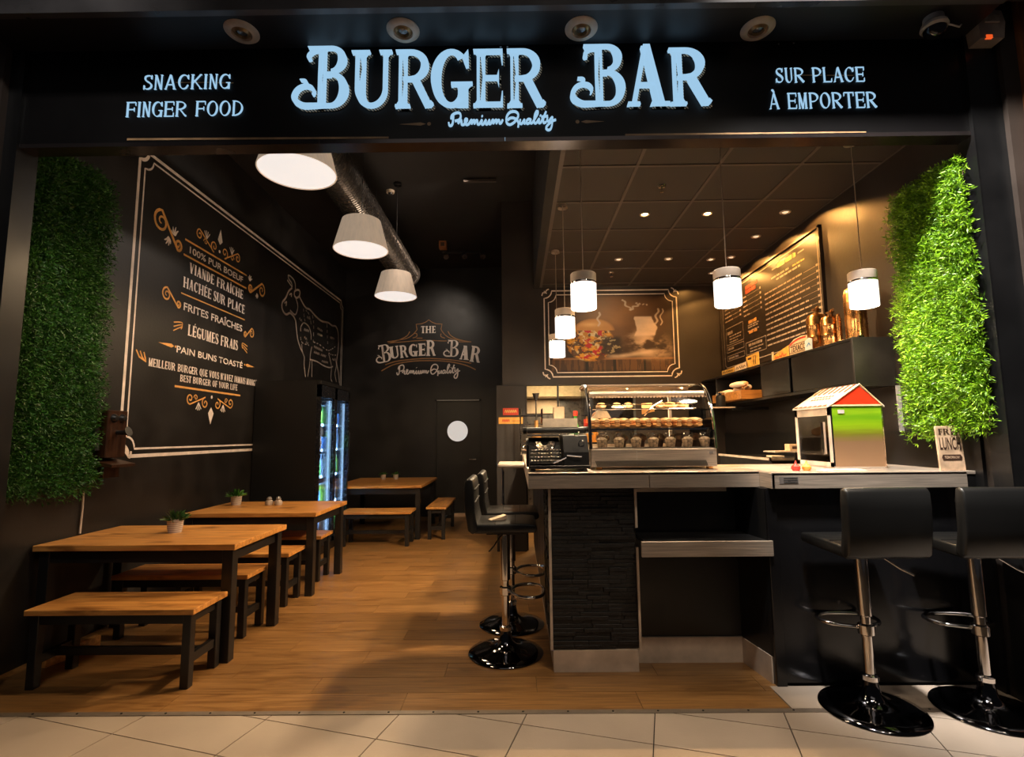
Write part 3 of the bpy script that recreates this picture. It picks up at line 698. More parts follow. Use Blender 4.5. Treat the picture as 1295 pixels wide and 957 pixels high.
# ================================================================ DINING SIDE
# painted menu on the left wall
fl_ = Fr((0, 0, 0), (0, 1, 0), (0, 0, 1))
mural = thing('painted_wall_menu', 'white and orange lettering with scrolls painted on the black left wall', 'mural', (XL, 5.42, 1.3))
MF = Fr((0, -5.42, -1.3), (0, 1, 0), (0, 0, 1))
def arc_pts(cx, cy, r, a0, a1, n=8): return [(cx+r*math.cos(math.radians(a0+(a1-a0)*i/n)), cy+r*math.sin(math.radians(a0+(a1-a0)*i/n))) for i in range(n+1)]
def notched(u0, u1, v0, v1, r, w, bm, fr, d=.002):
    P = arc_pts(u0, v0, r, 90, 0)+arc_pts(u1, v0, r, 180, 90)+arc_pts(u1, v1, r, 270, 180)+arc_pts(u0, v1, r, 0, -90)
    for q in ribbon_polys(P, w, True): flat(bm, fr, fix(q), d)
def flourish(bm, fr, cx, cy, s, sx, sy, w):
    draw(bm, fr, [(cx-s*sx, cy+.2*s*sy), (cx-.9*s*sx, cy+.7*s*sy), (cx-.4*s*sx, cy+.25*s*sy), (cx+.4*s*sx, cy-.25*s*sy), (cx+.9*s*sx, cy-.7*s*sy), (cx+s*sx, cy-.2*s*sy)][::1], w, True)
    draw(bm, fr, [(cx-.1*s*sx, cy-.3*s*sy), (cx+.1*s*sx, cy+.3*s*sy)], w*.8, False)
bm = B()
notched(4.19, 9.42, 1.30, 3.93, .10, .030, bm, MF); notched(4.255, 9.36, 1.36, 3.875, .10, .017, bm, MF)
flourish(bm, MF, 4.22, 1.36, .10, -1, -1, .022)
obj('border_lines', bm, PAINTW, mural)
def T(ch, y0, y1, z, h, p, gap=.09):
    bm = B(); serif_text(bm, MF, ch, y0, y1, z, h, p, gap); obj('lettering', bm, PAINTW, mural)
SL = Pen(.24, .09, .06, .05); SS = Pen(.22, .10, .06, .04)
for tx, y0, y1, z, h in (('100% PUR BOEUF', 4.92, 5.92, 3.255, .070), ('FRITES FRAÎCHES', 4.88, 5.955, 2.675, .078), ('PAIN BUNS TOASTÉ', 4.815, 6.0, 2.252, .066)):
    obj('lettering', sans_text(MF, tx, y0, y1, z, h, .002, .012), PAINTW, mural)
T('VIANDE FRAÎCHE', 4.93, 5.935, 3.06, .105, SL); T('HACHÉE SUR PLACE', 4.85, 5.985, 2.893, .105, SL)
T('LÉGUMES FRAIS', 4.965, 5.875, 2.442, .11, SL); T("MEILLEUR BURGER QUE VOUS N'AVEZ JAMAIS MANGÉ", 4.455, 6.345, 2.072, .072, SS, .1)
T('BEST BURGER OF YOUR LIFE', 4.89, 5.91, 1.982, .066, SS, .1)
for y0, y1, z, w_ in ((4.84, 5.995, 3.365, .019), (4.83, 6.005, 3.21, .019), (4.82, 5.985, 1.93, .019), (4.83, 6.0, 2.828, .013)):
    bm = B(); draw(bm, MF, [(y0, z), (y1, z)], w_, False); obj('orange_rule', bm, PAINTO, mural)
def spiral(c, r, a0, turns, sgn, n=26, k=.86):
    return [(c[0]+r*(1-k*i/n)*math.cos(math.radians(a0)+sgn*2*PI*turns*i/n), c[1]+r*(1-k*i/n)*math.sin(math.radians(a0)+sgn*2*PI*turns*i/n)) for i in range(n+1)]
def sscroll(bm, fr, p0, r0, p1, r1, w, v=1):
    A = spiral(p0, r0, 90*v, 1.5, 1*v)[::-1]; Bq = spiral(p1, r1, -90*v, 1.4, 1*v)
    P = A+[((A[-1][0]+Bq[0][0])/2, (A[-1][1]+Bq[0][1])/2)]+Bq
    n = len(P); ws = [w*(.55+.6*math.sin(PI*i/(n-1))) for i in range(n)]
    draw(bm, fr, P, ws, False)
def leaves(bm, fr, x, z, s, a0, a1, n, w):
    for i in range(n):
        a = math.radians(a0+(a1-a0)*i/max(1, n-1)); l = s*(.7+.3*math.sin(PI*(i+.5)/n))
        P = [(x, z), (x+l*.55*math.cos(a+.25), z+l*.55*math.sin(a+.25)), (x+l*math.cos(a), z+l*math.sin(a))]
        sp = smooth_pts(P, 4); m = len(sp); draw(bm, fr, sp, [w*(.3+1*math.sin(PI*i2/(m-1))) for i2 in range(m)], False)
PCS = []
def NB(n, m):
    q = B(); PCS.append((n, q, m)); return q
NO = lambda: NB('orange_scroll', PAINTO)
NW = lambda: NB('white_leaf', PAINTW)
sscroll(NO(), MF, (4.50, 3.40), .105, (4.745, 3.27), .055, .024); leaves(NW(), MF, 4.70, 3.34, .09, 60, 150, 4, .014); leaves(NW(), MF, 4.60, 3.30, .09, 225, 300, 4, .014)
sscroll(NO(), MF, (6.10, 3.24), .05, (6.37, 3.285), .09, .022, -1); leaves(NW(), MF, 6.08, 3.32, .08, 40, 130, 4, .014); leaves(NW(), MF, 6.25, 3.22, .07, 240, 310, 4, .014)
sscroll(NO(), MF, (4.63, 2.76), .065, (4.80, 2.71), .035, .016); sscroll(NO(), MF, (6.03, 2.665), .035, (6.17, 2.70), .06, .016, -1)
for s in (-1, 1):   # crest above, pendant ornament below, mirrored about the centre line
    def M(p): return (5.42+s*p[0], p[1])
    for pts in (spiral((.10, 3.47), .065, -90, 1.3, 1)[::-1]+spiral((.36, 3.50), .055, 90, 1.2, -1)[:], spiral((.11, 1.80), .06, 90, 1.3, -1)[::-1]+spiral((.36, 1.83), .055, -90, 1.2, 1)):
        draw(NO(), MF, [M(p) for p in pts], .014, False)
    draw(NO(), MF, [M(p) for p in spiral((.255, 3.46), .035, 0, 1.2, 1)], .010, False)
    draw(NO(), MF, [M(p) for p in spiral((.27, 1.845), .032, 0, 1.2, 1)], .010, False)
    for k in range(4):
        a = math.radians(60+22*k); draw(NW(), MF, [M((.24, 3.50)), M((.24+.085*math.cos(a), 3.50+.085*math.sin(a)))], .010, False)
        a = math.radians(-60-22*k); draw(NW(), MF, [M((.22, 1.80)), M((.22+.08*math.cos(a), 1.80+.08*math.sin(a)))], .010, False)
    for z, w, dx in ((2.50, .10, .54), ):
        for k in range(3): draw(NO(), MF, [M((dx+.02, z-.02+.0*k)), M((dx-.05+.06, z+.035-.02*k+.01)), M((dx+.13, z-.015-.02*k+.02*(2-k)))], .010)
    flat(NO(), MF, fix([M((.86, 2.30)), M((.68, 2.318)), M((.645, 2.30)), M((.68, 2.282))]))
    flat(NO(), MF, [(5.42+s*.625+.012*math.cos(k*PI/4), 2.30+.012*math.sin(k*PI/4)) for k in range(8)])
for k in range(3): draw(NO(), MF, [(4.30+.045*k, 2.19-.003*k), (4.34+.035*k, 2.135), (4.425, 2.10)], [.012, .016, .004] + [.004]*0, False)
flat(NW(), MF, fix([(5.42, 3.70), (5.375, 3.57), (5.42, 3.525), (5.465, 3.57)])); flat(NW(), MF, fix([(5.42, 1.585), (5.37, 1.70), (5.42, 1.765), (5.47, 1.70)]))
for z in (3.45, 1.87): flat(NW(), MF, [(5.42+.018*math.cos(k*PI/4), z+.018*math.sin(k*PI/4)) for k in range(8)])
for n_, q, m_ in PCS: obj(n_, q, m_, mural)
# the butcher's cow
COW=[[(7.092,3.716),(7.183,3.725),(7.288,3.705),(7.34,3.658),(7.352,3.578)],[(7.076,3.64),(7.17,3.608),(7.242,3.587)],[(7.092,3.716),(7.128,3.667),(7.214,3.641),(7.242,3.587)],[(7.322,3.485),(7.33,3.55),(7.433,3.601),(7.508,3.594),(7.49,3.521),(7.395,3.47),(7.322,3.485)],[(7.243,3.577),(7.134,3.495),(7.054,3.382),(6.953,3.286),(6.946,3.215),(7.007,3.161),(7.096,3.152),(7.205,3.198),(7.324,3.175),(7.4,3.13)],[(7.018,3.292),(7.081,3.329),(7.064,3.264)],[(7.161,3.451),(7.227,3.486),(7.222,3.438)],[(7.372,3.463),(7.453,3.363),(7.414,3.248),(7.345,3.211),(7.202,3.238)],[(7.49,3.521),(7.623,3.449),(7.758,3.407),(7.892,3.418),(8.123,3.372),(8.365,3.346),(8.585,3.371),(8.715,3.387),(8.887,3.375),(9.062,3.4),(9.177,3.334),(9.225,3.189),(9.22,2.983),(9.163,2.77),(9.274,2.582),(9.325,2.409)],[(7.4,3.13),(7.433,3.023),(7.496,2.868),(7.605,2.761),(7.742,2.655),(7.753,2.528),(7.82,2.354)],[(8.023,2.854),(7.977,2.735),(7.963,2.579),(7.899,2.363)],[(8.04,2.656),(8.063,2.381)],[(7.634,2.83),(7.673,2.73),(7.752,2.657)],[(7.957,2.644),(8.242,2.651),(8.55,2.625),(8.811,2.628),(8.979,2.67)],[(8.758,2.859),(8.848,2.75),(8.912,2.637),(8.892,2.463),(8.966,2.397)],[(9.072,2.833),(9.153,2.718),(9.093,2.56),(9.177,2.419)],[(7.583,3.011),(7.592,3.088),(7.699,3.164),(7.888,3.139),(7.968,3.045),(7.986,2.959)]]
COWD=[[(8.01,3.356),(8.068,3.2),(8.073,2.941)],[(8.638,3.358),(8.668,3.158),(8.705,2.947)],[(8.073,2.941),(8.337,2.943),(8.688,2.908),(8.92,2.971),(9.139,3.071)],[(7.655,3.371),(7.692,3.249),(7.761,3.178)],[(8.757,2.871),(8.928,2.866),(9.211,2.905)],[(7.59,2.928),(7.648,2.853),(7.912,2.857)],[(7.745,3.371),(7.872,3.335),(7.966,3.201)]]
COWT=[[(7.708,3.058),(7.894,3.074)],[(7.718,2.941),(7.825,2.929)],[(8.227,3.188),(8.441,3.185)],[(8.234,3.097),(8.447,3.104)],[(8.802,3.147),(9.009,3.162)],[(8.107,2.868),(8.468,2.86)],[(8.115,2.779),(8.351,2.783)],[(8.412,2.781),(8.632,2.791)],[(8.451,2.681),(8.738,2.698)],[(7.786,2.878),(7.883,2.874)],[(7.796,3.273),(7.932,3.271)],[(8.934,2.787),(9.06,2.793)],[(7.518,3.188),(7.621,3.169)]]
cow = thing('painted_cow', 'white outline of a standing cow with butchery cuts on left wall', 'mural', (XL, 8.1, 2.3))
CF = Fr((0, -8.1, -2.3), (0, 1, 0), (0, 0, 1))
bm = B()
for i, l in enumerate(COW): draw(bm, CF, l, .030 if len(l) > 6 else .022)
obj('outline', bm, PAINTG, cow)
bm = B()
for l in COWD: dashes(bm, CF, l, .016, .035, .02)
for a, b in COWT:
    n = max(4, int((b[0]-a[0])/.022)); draw(bm, CF, [(a[0]+(b[0]-a[0])*k/n, a[1]+(b[1]-a[1])*k/n+(.022 if k % 2 else -.012)) for k in range(n+1)], .011)
obj('cut_marks', bm, PAINTG, cow)

# logo on the back wall
logo = thing('painted_wall_logo', 'cream arched logo with orange scrollwork painted on the back wall', 'mural', (-1.62, YB, 2.6))
LF = Fr((1.62, 0, -2.6), (1, 0, 0), (0, 0, 1))
LOGO=[[(-1.867,3.388),(-1.84,3.425),(-1.859,3.528),(-1.759,3.536),(-1.685,3.563),(-1.622,3.609),(-1.557,3.562),(-1.484,3.533),(-1.374,3.526),(-1.392,3.43),(-1.373,3.392)],[(-1.867,3.388),(-1.939,3.315),(-2.066,3.252),(-2.394,3.2)],[(-1.373,3.392),(-1.3,3.308),(-1.172,3.242),(-0.843,3.183)],[(-1.977,3.39),(-2.03,3.307),(-2.176,3.234),(-2.376,3.172)],[(-1.263,3.391),(-1.208,3.307),(-1.08,3.237),(-0.861,3.183)],[(-1.92,3.268),(-1.848,3.295),(-1.848,3.351),(-1.903,3.352)],[(-1.391,3.346),(-1.391,3.29),(-1.318,3.258)],[(-1.847,3.264),(-1.738,3.263)],[(-2.376,3.177),(-2.102,3.196),(-1.883,3.213),(-1.664,3.223)],[(-1.555,3.218),(-1.39,3.207),(-1.281,3.206)],[(-1.062,3.185),(-0.825,3.183)],[(-2.423,2.768),(-2.224,2.83),(-1.916,2.867),(-1.616,2.878),(-1.316,2.86),(-1.007,2.817),(-0.825,2.778)],[(-2.494,2.653),(-2.278,2.766),(-1.952,2.827),(-1.615,2.838),(-1.279,2.82),(-0.952,2.752),(-0.744,2.659)]]
bm = B()
for i, l in enumerate(LOGO): draw(bm, LF, l, .020 if i in (11, 12) else .016, i > 0)
obj('orange_scrollwork', bm, mat('dull_orange_paint', (.34, .165, .06), .6), logo)
bp = Pen(.26, .10, .08, .07); bm = B()
def rotfr(cx, cz, a):
    a = math.radians(a); ux = Vector((math.cos(a), 0, math.sin(a))); vx = Vector((-math.sin(a), 0, math.cos(a)))
    return Fr((cx+1.62, 0, cz-2.6), ux, vx)
for ch, x0, x1, z, h, a in (('U', -2.335, -2.155, 2.872, .232, 8), ('R', -2.147, -1.985, 2.89, .238, 6), ('G', -1.985, -1.825, 2.915, .235, 3), ('E', -1.81, -1.675, 2.926, .235, 2), ('R', -1.665, -1.475, 2.925, .30, 0), ('A', -1.05, -.872, 2.858, .265, -6), ('R', -.862, -.655, 2.815, .30, -9)):
    serif_text(bm, rotfr(x0, z, a), ch, 0, x1-x0, 0, h, bp)
swashB(None, rotfr(-2.59, 2.79, 9), bm, 0, .29, 0, .335); swashB(None, rotfr(-1.35, 2.915, -3), bm, 0, .285, 0, .315)
serif_text(bm, LF, 'THE', -1.765, -1.493, 3.357, .135, bp)
obj('lettering', bm, PAINTW, logo)
bm = B(); handwriting(bm, LF, -2.21, -1.035, 2.505, .26, .022); obj('handwritten_lettering', bm, PAINTW, logo)

# back door
door = struct('door_1', bx(DX0+.035, DX1-.035, YB+.03, YB+.075, .01, DZ-.035), mat('dark_door', (.017, .0155, .015), .4, noise=.2, nscale=4))
obj('door_frame', box(box(box(B(), DX0, DX0+.035, YB-.01, YB+.12, 0, DZ), DX1-.035, DX1, YB-.01, YB+.12, 0, DZ), DX0, DX1, YB-.01, YB+.12, DZ-.035, DZ), BLACKMETAL, door)
obj('top_strip', bx(DX0+.04, DX1-.04, YB-.014, YB+.02, DZ-.034, DZ-.016), mat('grey_strip', (.35, .33, .32), .4), door)
o = obj('porthole_window', lathe(B(), [(0, 0), (.19, 0), (.19, .012), (0, .012)], seg=40), mat('frosted_porthole', (.5, .48, .46), .5, emit=(.80, .76, .72), es=.62, noise=.04), door)
o.rotation_euler = (PI/2, 0, 0); o.location = (-1.08, YB+.03, 1.53)
o = obj('porthole_ring', lathe(B(), [(.188, 0), (.205, .0), (.205, .016), (.188, .016)], seg=40), BLACKMETAL, door); o.rotation_euler = (PI/2, 0, 0); o.location = (-1.08, YB+.03, 1.53)
obj('door_handle', tube(B(), [(-.74, YB+.03, 1.02), (-.74, YB-.03, 1.02), (-.86, YB-.03, 1.02)], .009), CHROME, door)
obj('pale_sill', bx(-1.16, -.80, YB-.02, YB+.03, 0, .06), mat('pale_sill', (.62, .42, .28), .5), door)

# ---------------------------------------------------------------- tables and benches
def make_table(label, w, d, loc, group):
    t = thing('dining_table', label, 'table', loc, 0, group)
    obj('tabletop', box(B(), -w/2, w/2, -d/2, d/2, .712, .75, .003), TABLEW, t)
    bm = B()
    for y in (-d/2+.05, d/2-.05): box(bm, -w/2+.05, w/2-.06, y-.012, y+.012, .63, .712)
    for x in (-w/2+.06, w/2-.06): box(bm, x-.012, x+.012, -d/2+.05, d/2-.05, .63, .712)
    obj('apron', bm, BLACKMETAL, t)
    for x in (-w/2+.06, w/2-.06):
        for y in (-d/2+.06, d/2-.06): obj('leg', box(B(), x-.035, x+.035, y-.035, y+.035, 0, .712, .003), BLACKMETAL, t)
    return t
def make_bench(label, w, d, loc, group, rz=0):
    t = thing('bench', label, 'bench', loc, rz, group)
    obj('seat', box(B(), -w/2, w/2, -d/2, d/2, .418, .45, .003), TABLEW, t)
    bm = B()
    for y in (-d/2+.04, d/2-.04): box(bm, -w/2+.03, w/2-.04, y-.01, y+.01, .36, .418)
    box(bm, w/2-.06, w/2-.04, -d/2+.04, d/2-.04, .36, .418); box(bm, -w/2+.04, -w/2+.06, -d/2+.04, d/2-.04, .36, .418)
    obj('apron', bm, BLACKMETAL, t)
    for x in (-w/2+.05, w/2-.05):
        for y in (-d/2+.045, d/2-.045): obj('leg', box(B(), x-.025, x+.025, y-.025, y+.025, 0, .418, .003), BLACKMETAL, t)
        obj('side_rail', box(B(), x-.015, x+.015, -d/2+.07, d/2-.07, .13, .18), BLACKMETAL, t)
    obj('stretcher', box(B(), -w/2+.065, w/2-.065, -.015, .015, .135, .18), BLACKMETAL, t)
    return t
G1 = 'tables with black legs'; G2 = 'benches with black legs'
make_table('nearest wooden table with black legs, one striped plant pot on it', 1.335, .77, (-2.515, 3.865, 0), G1)
make_table('middle wooden table beside the drinks fridge, plant and shakers on it', 1.25, .88, (-2.48, 5.32, 0), G1)
make_table('far wooden table against the back wall with two small plants', 1.30, 1.47, (-2.0, 8.19, 0), G1)
make_bench('nearest wooden bench in front of the first table', 1.0, .36, (-2.39, 3.32, 0), G2)
make_bench('wooden bench on the far side of the first table', 1.0, .35, (-2.465, 4.07, 0), G2)
make_bench('wooden bench on the near side of the middle table', 1.0, .35, (-2.465, 4.76, 0), G2)
make_bench('wooden bench on the far side of the middle table', 1.0, .35, (-2.475, 5.53, 0), G2)
make_bench('wooden bench in front of the far table by the fridge', .94, .40, (-1.885, 7.21, 0), G2)
make_bench('short wooden bench standing endways at the right of the far table', 1.15, .285, (-1.14, 8.02, 0), G2, PI/2)
o = obj('wooden_board', box(B(), -.02, .02, -.17, .17, 0, .085, .003), TABLEW, None, loc=(-2.98, 3.62, 0)); o.rotation_euler = (0, 0, -.28)
tag(o, 'pale wooden board on the floor behind the nearest bench', 'board')

POTM = stripes('striped_pot', (.62, .52, .44), (.36, .29, .24), 22, (0, PI/2, 0), .7)
def make_plant(label, loc, s=1, lm=None, n=60, group='small potted plants'):
    t = thing('potted_plant', label, 'plant', loc, 0, group)
    bm = lathe(B(), [(0, 0), (.038*s, 0), (.044*s, .03*s), (.047*s, .085*s), (.040*s, .085*s), (.038*s, .07*s), (0, .07*s)], seg=20)
    obj('pot', bm, POTM, t, True)
    bm = B(); g = random.Random(int(loc[0]*100))
    for i in range(n):
        a = g.random()*2*PI; e = g.uniform(.25, 1.45); l = g.uniform(.06, .10)*s
        d = Vector((math.cos(a)*math.cos(e), math.sin(a)*math.cos(e), math.sin(e))); b = Vector((0, 0, .07*s))+Vector((d.x, d.y, 0))*.02*s
        m = b+d*l*.6; e2 = b+d*l+Vector((0, 0, -.01)); w = d.cross(Vector((g.random(), g.random(), g.random()))).normalized()*.009*s
        vs = [bm.verts.new(q) for q in (b, m+w, e2, m-w)]; bm.faces.new(vs)
    obj('foliage', bm, lm or LEAFL, t)
    return t
PLM = leafmat('plant_green', (.02, .10, .01), (.12, .33, .05))
make_plant('leafy plant in a striped pot on the nearest table', (-2.54, 3.93, .75), 1.15, leafmat('dark_plant', (.015, .06, .01), (.09, .20, .05)), 90)
make_plant('bushy green plant in a pale pot on the middle table', (-2.92, 5.48, .75), 1.15, PLM, 90)
make_plant('tiny plant in a pale pot, left of the pair on the far table', (-2.185, 8.6, .75), .9, LEAFL, 40)
make_plant('tiny plant in a pale pot, right of the pair on the far table', (-1.98, 8.6, .75), .9, LEAFL, 40)
for k, (x, lab) in enumerate(((-2.56, 'left of two small round shakers on the middle table'), (-2.465, 'right of two small round shakers on the middle table'))):
    t = thing('shaker', lab, 'shaker', (x, 5.45, .75), 0, 'condiment shakers')
    obj('jar', lathe(B(), [(0, 0), (.034, 0), (.042, .02), (.034, .045), (.02, .052)], seg=16), mat('beige_ceramic', (.42, .34, .28), .3), t, True)
    obj('lid', lathe(B(), [(.02, .05), (.026, .065), (.016, .085), (0, .088)], seg=16), mat('grey_lid', (.36, .34, .33), .25, metal=.5), t, True)

# ---------------------------------------------------------------- drinks fridge
FX0, FX1, FY0, FY1, FZ = -3.19, -2.38, 6.30, 7.42, 2.135
fr = thing('drinks_fridge', 'tall black drinks fridge with two lit glass doors by left wall', 'fridge', (FX0, FY0, 0))
w, dp = FX1-FX0, FY1-FY0
FB = mat('fridge_black', (.008, .008, .009), .45)
obj('cabinet', box(box(box(box(box(B(), 0, w-.05, 0, .04, .1, FZ), 0, w-.05, dp-.04, dp, .1, FZ), 0, .04, .003, dp-.003, .1, FZ-.003), 0.003, w-.053, .003, dp-.003, .103, .22), 0.003, w-.053, .003, dp-.003, FZ-.16, FZ-.003), FB, fr)
obj('header', box(B(), w-.05, w, 0, dp, FZ-.05, FZ, .003), FB, fr)
obj('plinth', box(B(), .03, w-.05, .02, dp-.02, 0, .1), BLACKMETAL, fr)
obj('liner', box(box(B(), .041, .05, .04, dp-.04, .22, FZ-.16), .041, w-.06, .041, .05, .22, FZ-.16), mat('blue_white_liner', (.42, .52, .62), .4), fr)
for k in range(2):
    y0 = .005+k*(dp/2); y1 = y0+dp/2-.01
    d_ = obj('door', box(box(box(box(B(), w-.05, w-.005, y0, y0+.035, .12, FZ-.055), w-.05, w-.005, y1-.035, y1, .12, FZ-.055), w-.05, w-.005, y0, y1, .12, .18), w-.05, w-.005, y0, y1, FZ-.2, FZ-.055), mat('fridge_door_frame', (.012, .013, .018), .25), fr)
    obj('pane', box(B(), w-.035, w-.025, y0+.035, y1-.035, .18, FZ-.2), FGLASS, d_)
    obj('handle', box(B(), w-.004, w+.015, y1-.03, y1-.012, .9, 1.5, .003), BLACKMETAL, d_)
    obj('light_strip', box(B(), w-.085, w-.062, y1-.052, y1-.037, .24, FZ-.22), LED, fr)
    obj('light_strip', box(B(), w-.085, w-.062, y0+.037, y0+.047, .24, FZ-.22), LED, fr)
SHZ = [.24, .60, .95, 1.28, 1.60]
for z in SHZ:
    bm = B()
    for j in range(20): box(bm, .06, w-.09, .05+j*(dp-.1)/19-.002, .05+j*(dp-.1)/19+.002, z-.006, z)
    box(bm, w-.095, w-.085, .05, dp-.05, z-.02, z+.012); box(bm, .06, .066, .05, dp-.05, z-.006, z)
    obj('wire_shelf', bm, mat('pale_wire', (.5, .55, .6), .3), fr)
bmats = [mat('green_bottle', (.10, .30, .04), .15), mat('clear_bottle', (.35, .42, .5), .15), mat('amber_bottle', (.22, .09, .03), .15), mat('blue_can', (.10, .22, .45), .25), mat('lime_label', (.35, .6, .05), .3)]
cap_m = mat('pale_cap', (.6, .65, .7), .3)
protos = {}
shelf_names = ['lowest', 'second lowest', 'middle', 'second highest', 'highest']
for si, z in enumerate(SHZ):
    for j in range(11):
        k = (si*2+j//2) % 5
        y = .09+j*(dp-.18)/10
        lab = '%s drink, %s from the front, on the %s shelf of the lit fridge' % (['green', 'clear', 'amber', 'blue', 'lime green'][k], ['first', 'second', 'third', 'fourth', 'fifth', 'sixth', 'seventh', 'eighth', 'ninth', 'tenth', 'eleventh'][j], shelf_names[si])
        if k not in protos:
            h = [.26, .28, .23, .17, .25][k]
            t = thing('drink_bottle', lab, 'bottle', (FX0+w-.15, FY0+y, z+.0), 0, 'drink bottles in the fridge')
            obj('bottle_body', lathe(B(), [(0, 0), (.032, 0), (.033, h*.6), (.022, h*.75), (.012, h*.82), (.012, h*.95), (0, h*.95)] if k != 3 else [(0, 0), (.032, 0), (.033, h*.93), (.025, h), (0, h)], seg=12), bmats[k], t, True)
            if k != 3: obj('cap', lathe(B(), [(.015, h*.93), (.015, h), (0, h)], seg=10), cap_m, t)
            protos[k] = t
        else: dup(protos[k], (FX0+w-.15, FY0+y, z), None, lab)
bm = None
for yy in (6.62, 7.15): lamp('fridge_light', 'AREA', (FX1-.075, yy, 1.15), 22, COOL, .03, (FX0, yy, 1.15), sizey=1.6)

# ---------------------------------------------------------------- antique wall telephone + thin pale line, left wall
t = thing('wall_telephone', 'old dark wooden wall telephone between the left foliage and painted menu', 'telephone', (XL, 3.99, 1.24))
obj('case', box(B(), 0, .13, -.10, .10, .06, .42, .006), PHONEW, t)
obj('writing_shelf', extr(B(), [(0, .03), (.20, -.01), (.20, .01), (0, .06)], 1, -.12, .12), PHONEW, t)
obj('base_drawer', box(B(), 0, .11, -.08, .08, -.09, .028, .004), PHONEW, t)
for s in (-1, 1):
    o = obj('bell', lathe(B(), [(0, .03), (.02, .026), (.032, .008), (.034, 0)], (0, 0, 0), 16), BLACKMETAL, t, True); o.rotation_euler = (0, PI/2, 0); o.location = (.13, s*.042, .36)
obj('mouthpiece', tube(B(), [(.13, 0, .25), (.19, 0, .25), (.22, 0, .26)], [.018, .018, .038], 14), BLACKMETAL, t)
obj('earpiece', tube(B(), [(.07, -.13, .12), (.07, -.13, .26), (.07, -.13, .29)], [.03, .018, .022], 14), BLACKMETAL, t)
obj('hook', tube(B(), [(.07, -.10, .27), (.07, -.145, .27)], .006, 6), BRONZE, t)
obj('crank', tube(B(), [(.065, .10, .2), (.065, .14, .2), (.065, .145, .15), (.065, .17, .15)], .006, 6), CHROME, t)
o = obj('wall_line', tube(B(), [(XL+.012, 3.86, 1.10), (XL+.014, 3.862, .95), (XL+.012, 3.858, .76)], .007, 6), PAINTG); tag(o, 'thin pale line running down the left wall below the foliage', 'cable')  # thin pale tube, a plain upright line on the wall

# ---------------------------------------------------------------- big drum pendants, duct and ceiling fittings
def big_pendant(label, y, z):
    t = thing('drum_pendant_lamp', label, 'pendant lamp', (-1.46, y, z), 0, 'large tapered pendant lamps over the tables')
    obj('shade', lathe(B(), [(.25, 0), (.255, .004), (.180, .29), (.176, .29), (.246, .004)], seg=48), SHADE, t, True)
    obj('diffuser', lathe(B(), [(0, .006), (.247, .006), (.247, .009), (0, .009)], seg=48), DISC, t)
    obj('shade_top', lathe(B(), [(0, .284), (.178, .284), (.178, .287), (0, .287)], seg=40), mat('cream_top', (.5, .42, .36), .8), t)
    obj('cord', cone(B(), (0, 0, .28), (0, 0, 4.6-z), .004, seg=8), BLACKMETAL, t)
    obj('ceiling_rose', lathe(B(), [(.05, 4.57-z), (.05, 4.6-z)], seg=16), BLACKMETAL, t)
    lamp('pendant_light', 'SPOT', (-1.46, y, z-.02), 98, (1, .70, .40), .20, (-1.46, y, 0), 168, .35)
    lamp('shade_glow', 'POINT', (-1.46, y, z+.36), 7, (1, .80, .60), .12)
big_pendant('nearest large cream drum pendant, cut by the fascia edge', 3.32, 3.215)
big_pendant('middle large cream drum pendant below the spiral duct', 4.76, 3.20)
big_pendant('farthest large cream drum pendant nearest the back wall', 6.20, 3.14)
t = thing('ventilation_duct', 'round dark spiral ventilation duct hanging under the black ceiling', 'duct', (-1.78, 4.3, 4.08))
bm = B(); n = 200; prof = []
DUCT = mat('dark_spiral_metal', (.16, .14, .125), .25, metal=.9)
for k in range(90):
    y = .0+k*3.9/90; prof += [(.2, y), (.2, y+.034), (.207, y+.036), (.207, y+.042)]
lathe(bm, prof, seg=32)
o = obj('spiral_pipe', bm, DUCT, t, True); o.rotation_euler = (-PI/2, 0, 0)
for p in o.data.polygons: p.use_smooth = False
o = obj('end_flange', lathe(B(), [(.15, 3.9), (.23, 3.9), (.23, 3.96), (.15, 3.96)], seg=32), mat('galvanised', (.32, .27, .24), .35, metal=.8), t); o.rotation_euler = (-PI/2, 0, 0)
for y in (.6, 2.1, 3.4):
    obj('hanger', cone(B(), (0, y, .2), (0, y, .52), .004, seg=6), BLACKMETAL, t)
t = thing('smoke_detector', 'small pale smoke detector on black ceiling right of the nearest pendant', 'detector', (-1.6, 6.4, 4.6))
obj('base', lathe(B(), [(0, -.03), (.05, -.03), (.055, 0)], seg=20), CREAM, t, True); obj('sensor_cap', lathe(B(), [(0, -.055), (.025, -.05), (.03, -.03)], seg=16), BLACKMETAL, t, True)
t = thing('ceiling_junction_box', 'tiny orange-brown box under the ceiling left of black fittings', 'box', (-1.17, 8.2, 4.6))
obj('box_body', box(B(), -.06, .06, -.06, .06, -.12, 0, .004), mat('orange_brown_box', (.30, .12, .04), .5), t); obj('lid', box(B(), -.03, .03, -.066, -.06, -.09, -.03), mat('dark_lid', (.05, .03, .02), .5), t)
t = thing('ceiling_spot_rack', 'black metal bracket with small spotlights under the dining ceiling', 'light fitting', (-.85, 8.3, 4.6))
obj('bar', box(B(), -.35, .35, -.015, .015, -.16, -.13), BLACKMETAL, t)
for x in (-.3, 0, .3):
    obj('drop_rod', cone(B(), (x, 0, -.13), (x, 0, 0), .006, seg=6), BLACKMETAL, t); obj('spot_head', cone(B(), (x, 0, -.16), (x+.03, -.08, -.25), .03, .045, 14), mat('dull_spot_head', (.10, .085, .08), .3, metal=.6), t)
t = thing('ceiling_track_light', 'short thin track fitting high on the black ceiling near centre', 'light fitting', (-.42, 6.1, 4.6))
obj('track', box(B(), -.2, .2, -.02, .02, -.05, -.02), mat('dull_track', (.12, .10, .09), .35, metal=.6), t)
